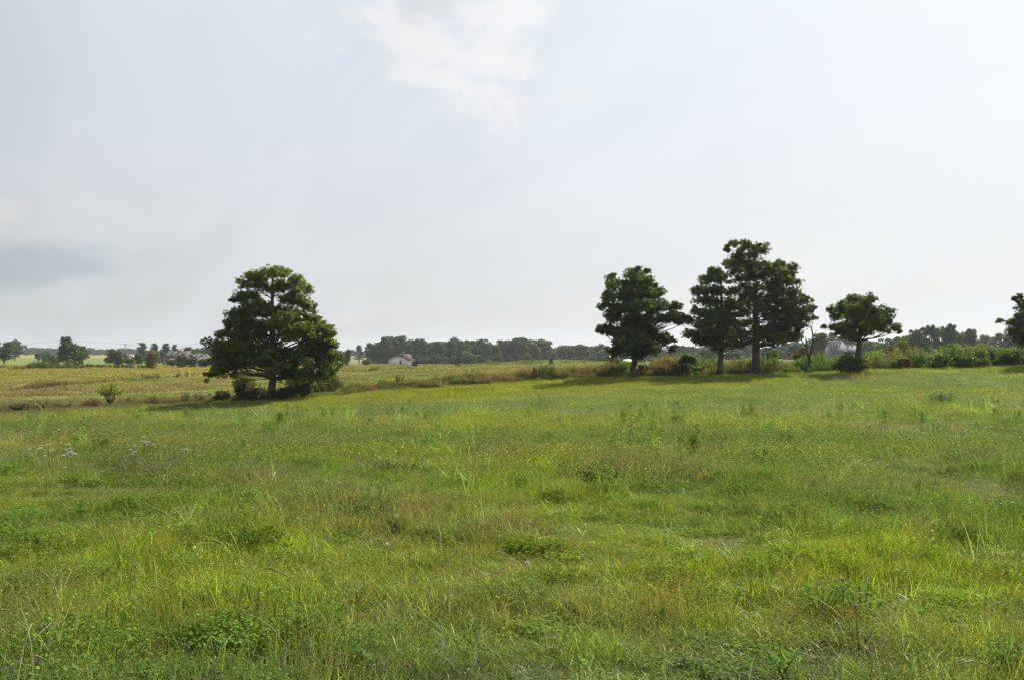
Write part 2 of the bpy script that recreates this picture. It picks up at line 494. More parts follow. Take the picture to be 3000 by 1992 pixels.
def hero_tree(name, label, lobes, scale, off, trunk_px, base_py, Y, tr, leafcol, seed, top_zoom, density=1.0, group=None, fork=None,
              leaf=(.20, .14), per=34, bark=None, cat='tree', lean=0.0, fill=.40):
    """a tree whose crown is made of leafy boughs at given heights and reaches; lobes in enlarged-photo units (x, y, rx, ry)"""
    r = np.random.default_rng(seed)
    k = Y / F
    X0 = (trunk_px - 1500) * k
    z0 = ghf(X0, Y)
    zb = CAMZ - (base_py - HZ) * k
    root = empty(name, (X0, Y, z0))
    tag(root, label, cat, group)
    L = []
    for (x, y, rx, ry) in lobes:
        px = off[0] + x / scale; py = off[1] + y / scale
        L.append(((px - trunk_px) * k, (CAMZ - (py - HZ) * k) - z0, rx / scale * k, ry / scale * k))
    L = np.array(L)
    def Rz(z):
        m = np.abs(L[:, 1] - z) < 1.1
        return np.max(np.abs(L[m, 0]) + L[m, 2] * .6)
    boughs = []
    for (x, z, rx, rz) in L:
        RR = max(Rz(z), abs(x) + .3)
        span = math.sqrt(max(RR * RR - x * x, 0.05))
        for s in (1, -1):
            if span < rx * .8 and s < 0: continue
            yy = s * span * r.uniform(.12, .78)
            boughs.append((x + r.normal() * .08, yy, z + r.normal() * .06, rx, max(rx * .9, .35), rz))
        if span > 2.2:
            boughs.append((x, r.uniform(-.25, .25) * span, z, rx * .9, rx * .9, rz))
    boughs = np.array(boughs)
    zlow = boughs[:, 2].min()
    ztop = CAMZ - (off[1] + top_zoom / scale - HZ) * k - z0
    # trunk
    tb = MB()
    zs = np.linspace(0, ztop * .93, 13)
    wob = np.cumsum(r.normal(size=(13, 2)) * .05, 0); wob[:2] = 0
    wob[:, 0] += lean * zs / ztop
    tp = [(wob[i, 0], wob[i, 1], zs[i] - (.15 if i == 0 else 0)) for i in range(13)]
    rr = [tr * (1.28 if i == 0 else 1.0) * (1 - zs[i] / ztop) ** .8 + .03 for i in range(13)]
    tb.tube(tp, rr, 10)
    def trunk_at(z):
        z = min(max(z, .3), zs[-1]); i = min(int(z / zs[-1] * 12), 11); f = (z - zs[i]) / (zs[i + 1] - zs[i])
        p = np.array(tp[i]) * (1 - f) + np.array(tp[i + 1]) * f; p[2] = z
        return p, rr[i] * (1 - f) + rr[i + 1] * f
    CC = []; RD = []; CO = []
    for (x, y, z, rx, ry, rz) in boughs:
        dist = math.hypot(x, y)
        low = z < ztop * .42
        za = max(z - dist * (r.uniform(.05, .25) if low else r.uniform(.3, .6)) - .25, zlow * .86)
        p0, r0 = trunk_at(za)
        e = np.array([x, y, z - rz * .3])
        m1 = p0 * .6 + e * .4 + np.array([r.normal() * .12, r.normal() * .12, -.03 * dist + r.normal() * .16]); m2 = p0 * .25 + e * .75 + np.array([r.normal() * .12, r.normal() * .12, .03 * dist])
        lr = min(r0 * .45, .02 + .013 * dist)
        mm = (m1 + m2) / 2 + r.normal(size=3) * .10
        if low and r.random() < .45: lr *= .35
        tb.tube([p0, (p0 + m1) / 2 + r.normal(size=3) * .06, m1, mm, m2, e], [lr, lr * .85, lr * .7, lr * .55, lr * .42, lr * .2], 5, cap=False)
        for _ in range(3):
            tb.tube([mm, mm + r.normal(size=3) * .35 + np.array([0, 0, .15])], [.015, .004], 3, cap=False)
        nc = max(3, int(round(density * 12.0 * (rx * ry) ** .5 * (rz + .35) * 1.6)))
        a = unit(nc, r) * (r.random((nc, 1)) ** .33)
        c = np.array([x, y, z]) + a * np.array([rx, ry, rz]) * .84
        CC.append(c)
        q = rx * .30 + .17
        RD.append(np.tile([[q, q, min(q * .75, .34)]], (nc, 1)) * r.uniform(.7, 1.25, (nc, 1)))
        f = r.uniform(.78, 1.22)
        CO.append(np.full((nc, 3), f) * (1 + r.normal(size=(nc, 1)) * .22).clip(.5, 1.7))
        for j in range(0, nc, 2):
            pm = (e + c[j]) / 2 + r.normal(size=3) * .05
            tb.tube([e * .9 + m2 * .1, pm, c[j]], [.022, .014, .006], 3, cap=False)
    CC = np.concatenate(CC); RD = np.concatenate(RD); CO = np.concatenate(CO)
    # leafy sprays that bridge neighbouring boughs
    na = int(len(CC) * fill)
    ia = r.integers(0, len(CC), na * 60); ib = r.integers(0, len(CC), na * 60)
    ok = np.linalg.norm(CC[ia] - CC[ib], axis=1) < 1.6
    ia = ia[ok][:na]; ib = ib[ok][:na]
    w = r.random((len(ia), 1))
    lowm = np.where(CC[:, 2] < ztop * .38)[0]
    il = r.choice(lowm, int(len(lowm) * fill * .8))
    CC2 = CC[il] + np.stack([r.normal(0, .25, len(il)), r.normal(0, .25, len(il)), -r.uniform(.1, .5, len(il))], 1)
    CC = np.concatenate([CC, CC2]); RD = np.concatenate([RD, RD[il]]); CO = np.concatenate([CO, CO[il]])
    CC = np.concatenate([CC, CC[ia] * w + CC[ib] * (1 - w) + r.normal(size=(len(ia), 3)) * .12]); RD = np.concatenate([RD, RD[ia] * .9]); CO = np.concatenate([CO, CO[ia]])
    lb = MB()
    leafcloud(lb, CC, RD, per, leaf[0], leaf[1], r, leafcol, up=.9, ccol=CO)
    t = tb.obj('trunk', bark or M_BARK, root, True)
    c = lb.obj('crown', M_LEAF, root)
    return root, len(CC) * per

LEAFC = (.090, .130, .022)
LEAFD = (.066, .108, .026)
big_l = [(820,185,110,45),(650,235,110,50),(1000,265,90,55),(520,300,75,35),(1040,370,80,50),(700,330,70,35),(880,330,90,45),
 (560,430,120,45),(460,465,55,28),(920,440,90,40),(1050,470,100,50),(640,500,90,35),(1120,520,50,35),
 (480,590,120,45),(640,570,110,45),(840,570,130,55),(1000,610,130,55),(1170,640,80,50),(400,680,80,45),
 (560,690,130,55),(760,690,110,50),(930,710,140,50),(1130,720,140,55),(1270,740,80,45),
 (370,770,100,40),(520,790,130,50),(680,780,80,40),(1000,790,130,40),(1220,810,120,50),(1330,790,50,30),
 (340,870,105,42),(500,890,120,50),(640,900,70,40),(1160,880,110,45),(1310,880,80,50),
 (300,950,95,42),(460,970,120,50),(620,960,70,45),(780,900,60,50),(880,960,60,45),(1050,980,70,45),(1220,960,110,50),(1370,990,65,60),
 (280,1040,95,32),(430,1040,110,38),(600,1030,80,40),(760,1040,90,45),(1180,1040,90,35),(1330,1070,85,45),(930,1060,60,30),
 (200,1160,45,22),(280,1110,75,30),(390,1080,60,25),(980,1140,100,32),(1130,1170,120,34),(1270,1150,50,30),(880,1110,60,25)]
root, nl = hero_tree('broadleaf_tree', 'large solitary dark green tree with broad tiered conical crown standing alone on the left', big_l, 3.266, (560, 740),
          796, 1168, 68.0, .27, LEAFC, 101, 105, 1.0)
t1 = [(650,165,100,65),(800,150,35,32),(400,215,60,30),(400,310,120,70),(560,300,60,60),(720,270,140,80),(870,300,50,45),
 (340,460,95,55),(540,430,130,70),(780,430,140,70),(980,400,85,45),(290,560,65,40),(450,590,110,55),(670,570,150,80),(920,560,130,70),
 (1120,580,85,60),(1200,670,60,55),(410,710,100,50),(640,720,150,80),(870,700,140,70),(1080,700,110,60),(1170,760,60,40),
 (240,840,75,55),(370,850,110,60),(580,870,150,80),(800,850,130,70),(500,990,110,60),(700,990,150,80),(930,950,110,50),(1070,970,75,50),
 (400,1100,60,65),(600,1090,110,55),(830,1060,120,50),(1130,1050,35,28),(720,1130,80,35)]
hero_tree('broadleaf_tree', 'first dark oak right of centre with pale straight trunk and ragged rounded crown', t1, 4.125, (1700, 760), 1853, 1103, 69.5, .22, LEAFD, 202, 95, 1.15,
          fill=.25, group='dark trees along the fence row')
t2 = [(480,425,85,42),(410,490,80,50),(540,490,70,50),(300,620,75,42),(440,610,120,50),(610,620,90,45),(320,690,80,32),(480,730,120,50),(620,740,75,50),
 (270,820,55,30),(400,850,110,50),(560,850,110,60),(240,910,70,38),(390,950,140,50),(590,950,120,60),(190,1060,65,30),(320,1070,110,50),(490,1080,140,70),
 (670,1080,100,60),(340,1150,85,38),(520,1180,105,38),(690,1170,75,35)]
hero_tree('broadleaf_tree', 'lower left tree of the touching pair, its dark crown overlapping the tallest tree', t2, 3.565, (1960, 680), 2109, 1095, 70.0, .20, LEAFD, 303, 385, 1.0,
          fill=.15, group='dark trees along the fence row')
t3 = [(700,115,65,30),(610,160,26,24),(800,150,60,38),(930,160,70,45),(900,220,80,40),(735,255,55,40),(640,340,80,50),(760,350,100,70),(900,340,100,60),(985,370,40,50),
 (640,425,60,35),(690,492,38,14),(860,450,100,55),(980,450,80,60),(1170,335,75,36),(1290,370,60,42),(1120,430,80,42),(1240,450,100,45),(1320,525,60,40),(1160,520,100,50),
 (760,570,50,30),(850,610,90,45),(1070,560,80,50),(1190,620,120,60),(1350,640,50,50),(750,690,80,40),(870,690,60,40),(1080,690,100,60),(1240,720,120,60),(1380,720,50,50),
 (700,770,80,50),(820,790,60,45),(1060,790,100,50),(1200,820,120,50),(1370,830,85,50),(1470,820,48,50),(740,860,80,40),(1040,880,60,28),(1230,910,130,50),(1390,910,70,45),
 (820,950,70,45),(1290,980,110,50),(1130,1000,110,50),(980,1040,80,45),(790,1060,80,50),(1080,1090,120,50),(1220,1100,120,50),(1340,1090,80,50),(1040,1160,80,34),(830,1130,60,30)]
hero_tree('broadleaf_tree', 'tallest tree on the right, with a sparse two-topped crown above a thick straight trunk', t3, 3.565, (1960, 680), 2214, 1094, 70.5, .30, (.078, .104, .020), 404, 85, .82,
          fill=.06, group='dark trees along the fence row')
t4 = [(660,200,80,32),(530,225,70,36),(740,230,35,20),(590,280,100,42),(420,305,75,40),(550,350,110,42),(700,310,60,34),(450,385,75,30),(790,350,110,45),(890,350,60,60),
 (720,420,120,42),(860,430,70,36),(370,490,60,24),(490,490,100,42),(630,490,100,42),(790,490,110,40),(940,495,80,34),(1000,545,30,24),(450,550,55,34),(560,585,65,30),(690,555,50,30),(300,493,26,8)]
hero_tree('broadleaf_tree', 'small spreading tree with short thick trunk rising from a dark low shrub', t4, 3.579, (2340, 820), 2513, 1086, 68.0, .24, (.085, .13, .022), 505, 165, 1.05,
          fill=.10, group='dark trees along the fence row')
t5 = [(2240,190,24,22),(2285,240,32,36),(2335,280,40,45),(2330,380,85,50),(2140,437,34,12),(2250,450,70,45),(2330,500,110,70),(2230,540,60,42),(2330,620,90,45),
 (2450,300,100,90),(2560,400,130,110),(2480,540,140,90),(2650,520,110,90),(2560,250,90,70),(2600,640,110,50),(2430,650,90,40)]
hero_tree('broadleaf_tree', 'tree cut off by the right edge, only its leafy left boughs in view', t5, 3.579, (2352, 820), 3050, 1086, 68.0, .22, LEAFD, 606, 150, 1.2,
          fill=.15, group='dark trees along the fence row')

# dead snag
def tubes(name, mat, specs, parent, n=6):
    b = MB()
    for p, r_ in specs: b.tube(p, r_, n)
    return b.obj(name, mat, parent, True)
k = 69.0 / F
def lp(px, py, px0, py0, dy=0.0, kk=None):
    kk = kk or k
    return ((px - px0) * kk, dy, (py0 - py) * kk)
x, Y = (2361 - 1500) * k, 69.0
rt = empty('dead_tree', (x, Y, ghf(x, Y) - .05))
tag(rt, 'thin crooked dead tree with bare broken branches beside the tallest tree', 'dead tree')
P = lambda a, b, d=0.0: lp(a, b, 2361, 1082, d)
tubes('trunk', M_BARKP, [
  ([P(2361,1086), P(2364,1060), P(2372,1042), P(2366,1020,.1), P(2364,990,.15), P(2363,968,.2)], [.14,.12,.11,.09,.06,.02]),
  ([P(2370,1035), P(2376,1010,-.1), P(2382,985,-.1), P(2380,960,-.05), P(2377,938)], [.09,.085,.07,.055,.035])], rt, 8)
tubes('branch', M_BARKP, [
  ([P(2381,983), P(2392,976,.2), P(2402,968,.4), P(2410,974,.5)], [.05,.03,.02,.01]),
  ([P(2380,975), P(2387,958,-.2), P(2392,950,-.3)], [.035,.02,.008]),
  ([P(2383,985), P(2400,975,-.3), P(2416,972,-.5), P(2424,966,-.5)], [.04,.03,.016,.007]),
  ([P(2364,1000,.1), P(2354,985,.2), P(2350,965,.3)], [.04,.025,.01]),
  ([P(2380,955), P(2372,945,.1)], [.02,.008])], rt, 5)

# ------------------------------------------------------------------ distant tree prototypes (10 m high, 10 m wide), shared mesh data
def proto_tree(kind, seed):
    r = np.random.default_rng(seed)
    tb = MB(); lb = MB()
    CC = []; RD = []
    if kind == 'round' or kind == 'tall' or kind == 'bush' or kind == 'open':
        nb = {'round': 34, 'tall': 36, 'bush': 44, 'open': 26}[kind]
        zc, rz = {'round': (5.5, 3.9), 'tall': (5.1, 4.5), 'bush': (4.3, 4.6), 'open': (6.4, 3.2)}[kind]
        th = {'round': 1.0, 'tall': .5, 'bush': .1, 'open': 2.4}[kind]
        for i in range(nb):
            d = unit(1, r)[0]
            rad = r.uniform(.5, .95)
            c = np.array([d[0] * 3.9 * rad, d[1] * 3.9 * rad, zc + d[2] * rz * rad])
            c[2] = max(c[2], th + .5)
            R0 = r.uniform(.8, 1.5) * (1.1 if kind != 'open' else .85)
            p0 = np.array([0, 0, max(c[2] * .5, th * .6)])
            tb.tube([p0, (p0 + c) / 2 + r.normal(size=3) * .2, c], [.13, .08, .03], 4, cap=False)
            m = 9
            a = unit(m, r)
            a[:, 2] = np.abs(a[:, 2]) * .9 - .25
            CC.append(c + a * R0 * .8); RD.append(np.tile([[R0 * .55, R0 * .55, R0 * .36]], (m, 1)))
        tb.tube([(0, 0, -.4), (.1, 0, th), (0, .1, 5), (.1, 0, 7.5)], [.34, .26, .17, .06], 7)
        per = 26
    elif kind == 'cedar':
        for i in range(70):
            z = r.uniform(.3, 9.3); w = 3.9 * (1 - (z / 10.2) ** 1.6) * (1 if z > 1.2 else .8)
            a = r.uniform(0, 6.283); q = r.uniform(.5, 1.0)
            CC.append(np.array([[math.cos(a) * w * q, math.sin(a) * w * q, z]])); RD.append(np.array([[1.0, 1.0, .8]]) * r.uniform(.7, 1.1))
        CC.append(np.array([[0, 0, 9.3]])); RD.append(np.array([[.5, .5, .8]]))
        tb.tube([(0, 0, -.3), (0, 0, 9)], [.25, .04], 6)
        per = 60
    elif kind == 'pine':
        for i in range(16):
            z = 2.2 + 7.4 * i / 15; w = 3.6 * (1 - (z / 11.5) ** 1.4)
            for j in range(5):
                a = r.uniform(0, 6.283); q = w * r.uniform(.55, 1.1)
                e = np.array([math.cos(a) * q, math.sin(a) * q, z + r.uniform(-.2, .5)])
                tb.tube([(0, 0, z - .4), e], [.07, .03], 3, cap=False)
                CC.append(e[None] * np.array([[.8, .8, 1]])); RD.append(np.array([[.95, .95, .45]]) * r.uniform(.7, 1.1))
        tb.tube([(0, 0, -.3), (0, 0, 9.6)], [.28, .04], 6)
        per = 44
    CC = np.concatenate(CC); RD = np.concatenate(RD)
    lb2 = MB()
    leafcloud(lb2, CC, RD, per, .42 if kind != 'pine' else .5, .30 if kind != 'pine' else .16, r, (1, 1, 1), up=.8, jit=.25)
    return lb2.mesh('crown', M_LEAF), tb.mesh('trunk', M_BARK, True)
PROTO = {}
for kd in ('round', 'tall', 'bush', 'open', 'cedar', 'pine'):
    PROTO[kd] = [proto_tree(kd, 900 + i * 31 + len(kd) * 7) for i in range(3 if kd in ('round', 'tall', 'bush') else 2)]
_cnt = [0]
def far_tree(px, base, top, w, kind, tint, label, Y=None, group=None, name='broadleaf_tree', rz=None, cat='tree', var=None):
    """px centre, base row, top row and width in photo pixels"""
    if Y is None: X, Y = on_ray(px, base)
    else: X = (px - 1500) / F * Y
    z = ghf(X, Y)
    kk = Y / F
    if kind == 'pine': w = w * 1.7
    if kind == 'tall': w = w * 1.12
    zt = CAMZ - (top - HZ) * kk
    h = zt - z
    wd = w * kk
    _cnt[0] += 1
    vs = PROTO[kind]
    cr, tk = vs[(_cnt[0] if var is None else var) % len(vs)]
    o = empty(name, (X, Y, z), rz if rz is not None else (_cnt[0] * 2.399) % 6.283)
    tag(o, label, cat, group)
    c = link('crown', cr, o); c.color = tuple(tint) + (1,)
    t = link('trunk', tk, o)
    sc = (wd / 9.6, wd / 9.6, h / 9.9)
    c.scale = sc; t.scale = sc
    return o
G1 = (.064, .114, .028); G2 = (.080, .120, .026); G3 = (.048, .088, .026); G4 = (.11, .14, .035); GY_ = (.17, .155, .035); GB = (.095, .085, .040)

# left side
gl = 'trees and bushes beyond the left field'
far_tree(12, 1068, 997, 74, 'round', G3, 'dark broad tree at the left edge, its low trunk at the edge of the pasture', group=gl)
far_tree(44, 1055, 990, 56, 'tall', G3, 'dark round-topped tree just right of the left edge tree, with thin visible trunk', group=gl)
far_tree(198, 1078, 982, 62, 'tall', G1, 'tallest tree of the far left clump, its rounded top clear of the others', group=gl)
far_tree(222, 1074, 1000, 50, 'bush', G3, 'dark leafy lower half on the right of the tallest left tree', group=gl, cat='bush', name='leafy_bush')
far_tree(150, 1070, 1023, 74, 'bush', G2, 'wide low green bushy tree leaning out left of the tall left tree', group=gl)
far_tree(243, 1064, 1011, 44, 'tall', G2, 'narrow lighter tree on the right shoulder of the tall left tree', group=gl)
far_tree(112, 1056, 1031, 26, 'bush', G3, 'small hazy round bush in the pasture left of the low bushy tree', group=gl, cat='bush', name='leafy_bush')
far_tree(344, 1070, 1014, 66, 'bush', G1, 'dark dome-shaped round tree standing just left of the short power pole', group=gl)
far_tree(320, 1067, 1042, 32, 'bush', GB, 'small brownish bush at the left foot of the dome-shaped tree', group=gl, cat='bush', name='leafy_bush')
far_tree(384, 1070, 1046, 36, 'bush', G2, 'low green bush at the right foot of the dome-shaped tree', group=gl, cat='bush', name='leafy_bush')
far_tree(404, 1068, 1028, 34, 'bush', G1, 'green bush between the dome-shaped tree and the yellowish tree', group=gl, cat='bush', name='leafy_bush')
far_tree(416, 1062, 1006, 46, 'pine', G3, 'dark pointed tree behind the yellowish tree', Y=380, group=gl, name='conifer_tree')
far_tree(447, 1081, 1016, 48, 'bush', GY_, 'yellowish olive tree standing in front of the farmhouse yard', group=gl)
far_tree(452, 1062, 1008, 40, 'pine', G3, 'dark conifer whose top shows just above the yellowish tree', Y=400, group=gl, name='conifer_tree')
far_tree(486, 1060, 1008, 40, 'pine', G3, 'dark conifer behind the left end of the grey farmhouse roof', Y=410, group=gl, name='conifer_tree')
far_tree(512, 1060, 1011, 30, 'pine', G3, 'smaller dark conifer behind the farmhouse ridge', Y=415, group=gl, name='conifer_tree')
for i, (px, top, w, lab) in enumerate([(548, 1013, 38, 'tree behind the small white front gable of the farmhouse'), (577, 1015, 36, 'tree behind the roof between the farmhouse and its wing'),
        (603, 1013, 38, 'tree behind the peak of the wing gable'), (632, 1016, 34, 'tree behind the farmhouse wing, next to the tall power pole')]):
    far_tree(px, 1060, top, w + 6, 'round', (.07, .098, .034), lab, Y=420, group='row of trees behind the farmhouse')
for px, top, w, lab in [(432, 1021, 44, 'low tree filling in between the two conifers by the yellowish tree'), (468, 1022, 44, 'low tree left of the farmhouse, between two dark conifers'),
        (499, 1020, 40, 'low tree directly behind the white farmhouse dormers'), (530, 1020, 40, 'low tree behind the farmhouse chimney'), (562, 1020, 44, 'low tree behind the left eave of the farmhouse wing'),
        (590, 1021, 40, 'low tree behind the brown roof of the farmhouse wing'), (618, 1021, 44, 'low tree behind the right slope of the wing gable')]:
    far_tree(px, 1062, top, w + 8, 'bush', (.058, .095, .034), lab, Y=405, group='row of trees behind the farmhouse')
sh = 'garden bushes in front of the farmhouse'
far_tree(504, 1073, 1050, 38, 'bush', G2, 'bright green bush under the white dormers of the farmhouse', group=sh, cat='bush', name='leafy_bush')
far_tree(536, 1074, 1032, 46, 'bush', G1, 'tallest garden bush, hiding the middle of the farmhouse', group=sh, cat='bush', name='leafy_bush')
far_tree(529, 1077, 1058, 26, 'bush', G3, 'small dark round bush at the field edge below the tallest garden bush', group=sh, cat='bush', name='leafy_bush')
far_tree(565, 1075, 1042, 44, 'bush', G3, 'dark bush below the left white eave of the farmhouse wing', group=sh, cat='bush', name='leafy_bush')
far_tree(595, 1075, 1046, 40, 'bush', G1, 'bush in front of the white gable of the farmhouse wing', group=sh, cat='bush', name='leafy_bush')
far_tree(628, 1076, 1040, 46, 'bush', G1, 'bush right of the farmhouse wing, beside the solitary tree', group=sh, cat='bush', name='leafy_bush')
far_tree(655, 1076, 1036, 44, 'tall', G3, 'dark tree half hidden by the left boughs of the solitary tree', group=sh)

# centre: small trees left of the wood
gc = 'trees between the solitary tree and the pale house'
far_tree(1012, 1073, 1019, 40, 'tall', G3, 'dark narrow tree just right of the solitary tree', group=gc)
far_tree(1052, 1066, 1013, 34, 'pine', (.045, .078, .045), 'bluish green tree between the dark narrow tree and the rounded one', Y=470, group=gc, name='conifer_tree')
far_tree(1086, 1068, 999, 44, 'tall', G3, 'rounded dark tree standing left of the wood and the pale house', Y=450, group=gc)
far_tree(1076, 1070, 1045, 34, 'bush', G4, 'pale green low bush in front of the rounded dark tree', group=gc, cat='bush', name='leafy_bush')
far_tree(1112, 1068, 1012, 34, 'tall', G3, 'dark tree immediately left of the pale house', Y=440, group=gc)
# the wood
gw = 'trees at the front of the far wood'
wood = [(1134, 978, 42, G3, 'leftmost tall tree of the wood, above the left end of the pale house'),
 (1166, 977, 40, G3, 'tall tree of the wood right behind the pale house chimney'),
 (1196, 991, 36, G1, 'wood tree above the right eave of the pale house'),
 (1222, 986, 42, G1, 'wood tree right of the pale house with a rounded top'),
 (1256, 988, 40, G3, 'wood tree with a flat top, second right of the pale house'),
 (1286, 993, 36, G1, 'lower wood tree left of the wood\'s broad middle hump'),
 (1316, 983, 46, G1, 'wood tree forming the left half of the broad middle hump'),
 (1350, 985, 40, G3, 'wood tree directly above the small cedar in the field'),
 (1380, 987, 40, G1, 'wood tree above the big round bush in the field'),
 (1411, 983, 44, G1, 'wood tree forming the right end of the broad middle hump'),
 (1444, 992, 36, G3, 'wood tree in the dip right of the middle hump'),
 (1474, 990, 36, (.058, .085, .03), 'wood tree left of the last dense crown of the wood'),
 (1496, 985, 44, (.058, .085, .03), 'last dense tall crown before the wood gets lighter'),
 (1530, 993, 38, (.058, .085, .03), 'small topped wood tree in the notch left of the lone cedar'),
 (1558, 1003, 40, (.068, .09, .034), 'low wood tree left of the pale rounded one'),
 (1590, 987, 50, (.075, .098, .034), 'paler rounded wood tree above and left of the lone cedar'),
 (1634, 1001, 46, (.075, .095, .036), 'pale low wood tree right above the lone cedar'),
 (1670, 1012, 44, (.075, .095, .036), 'lowest pale wood tree, right of the lone cedar'),
 (1704, 996, 56, (.072, .098, .034), 'broad pale wood tree nearest the first dark oak'),
 (1748, 1004, 50, (.066, .09, .036), 'wood tree partly behind the left boughs of the first dark oak'),
 (1790, 1010, 50, G1, 'wood tree behind the trunk of the first dark oak')]
for i, (px, top, w, tint, lab) in enumerate(wood):
    far_tree(px + (i * 29 % 11 - 5), 1064, top + (i * 17 % 7 - 2), w * (1.25 + .06 * (i * 5 % 9)), ('bush', 'round', 'bush', 'tall')[i % 4], tint, lab, Y=425 + (i * 37 % 30), group=gw)
gu = 'understorey bushes along the foot of the wood'
for i in range(22):
    px = 1218 + i * 27 + (i * 13 % 9)
    far_tree(px, 1064, 1030 + (i * 7 % 12), 34, 'bush', [G3, G1, (.07, .09, .04), (.085, .10, .05)][(i * 5 + i // 7) % 4 if px > 1400 else i % 2],
             'green bush along the shady foot of the far wood, one of many alike', Y=408 + (i * 11 % 9), group=gu, cat='bush', name='leafy_bush')
# field trees in front of the wood
gf = 'evergreens and bushes standing in the middle field'
far_tree(1216, 1074, 1052, 25, 'bush', (.030, .044, .018), 'round dark bush at the right corner of the pale house', group=gf, cat='bush', name='leafy_bush')
far_tree(1240, 1068, 1048, 26, 'bush', G3, 'dull green bush just right of the round dark one by the house', group=gf, cat='bush', name='leafy_bush')
far_tree(1342, 1073, 1043, 26, 'cedar', (.034, .050, .020), 'small dark cedar beside the big round bush in the middle field', group=gf, name='cedar_tree')
far_tree(1376, 1068, 1019, 62, 'bush', (.085, .135, .030), 'big round green bush tree in the middle field, right of the small cedar', group=gf)
far_tree(1615, 1070, 1047, 23, 'cedar', (.034, .050, .022), 'lone small dark cedar on the crest of the middle field', group=gf, name='cedar_tree')
far_tree(1654, 1062, 1033, 12, 'cedar', (.034, .050, .026), 'thin dark cedar against the wood above the pair of posts', Y=370, group=gf, name='cedar_tree')
# right side, beyond the hedge
gr = 'far trees behind the right hedge row'
rt_ = [(1905, 1032, 60, G1, 410, 'low hazy tree between the first dark oak and the touching pair'),
 (1960, 1022, 50, (.05, .08, .04), 380, 'hazy tree left of the pair, behind the sapling'),
 (2020, 1030, 60, G1, 330, 'hazy tree under the left boughs of the touching pair'),
 (2075, 1018, 60, G3, 310, 'hazy tree just left of the lower tree\'s trunk'),
 (2150, 1022, 70, G3, 300, 'hazy tree between the two trunks of the pair'),
 (2260, 1015, 70, G3, 290, 'hazy tree just right of the tallest tree\'s trunk'),
 (2330, 1004, 60, G3, 260, 'hazy dark tree left of the dead tree'),
 (2400, 972, 76, G3, 270, 'dark tree right behind the dead tree\'s broken branches'),
 (2440, 968, 60, (.055, .085, .04), 330, 'paler tree above the long grey roof'),
 (2480, 975, 60, G1, 340, 'tree behind the left boughs of the small spreading tree'),
 (2548, 992, 44, G1, 330, 'tree just right of the small spreading tree\'s trunk'),
 (2596, 986, 60, (.055, .085, .03), 320, 'tree under the right boughs of the small spreading tree'),
 (2650, 978, 40, G1, 320, 'light green tree at the left foot of the dark oak clump'),
 (2688, 961, 60, G3, 250, 'left shoulder tree of the dark oak clump on the right'),
 (2722, 946, 62, G3, 240, 'front left tree of the dark oak clump, with a knobbly top'),
 (2758, 950, 50, G3, 250, 'middle tree of the dark oak clump'),
 (2790, 944, 62, G3, 238, 'highest tree of the dark oak clump on the right'),
 (2838, 960, 66, G3, 252, 'right shoulder tree of the dark oak clump'),
 (2890, 976, 50, (.10, .11, .035), 330, 'yellowish tree in the dip right of the dark oak clump'),
 (2928, 966, 66, G1, 290, 'dark tree right of the yellowish dip tree'),
 (2966, 975, 60, (.075, .095, .05), 230, 'pale greyish tree below the boughs at the right edge'),
 (2988, 950, 90, G3, 240, 'dark far tree behind the boughs at the right edge')]
for i, (px, top, w, tint, Y, lab) in enumerate(rt_):
    far_tree(px, 1050, top, w + 8, ('round', 'tall', 'open')[i % 3] if tint is G3 else 'round', tint, lab, Y=Y, group=gr)
for i, (px, top) in enumerate([(2395, 1020), (2560, 1022), (2610, 1015), (2660, 1020), (2720, 1010), (2860, 1012), (2920, 1014), (2980, 1018), (2760, 1015), (2815, 1012)]):
    far_tree(px, 1050, top, 70, 'bush', (G3, G1)[i % 2], 'dark green bush in the gap under the far trees beyond the right hedge', Y=215 + i * 3, group='bushes under the far right trees', cat='bush', name='leafy_bush')

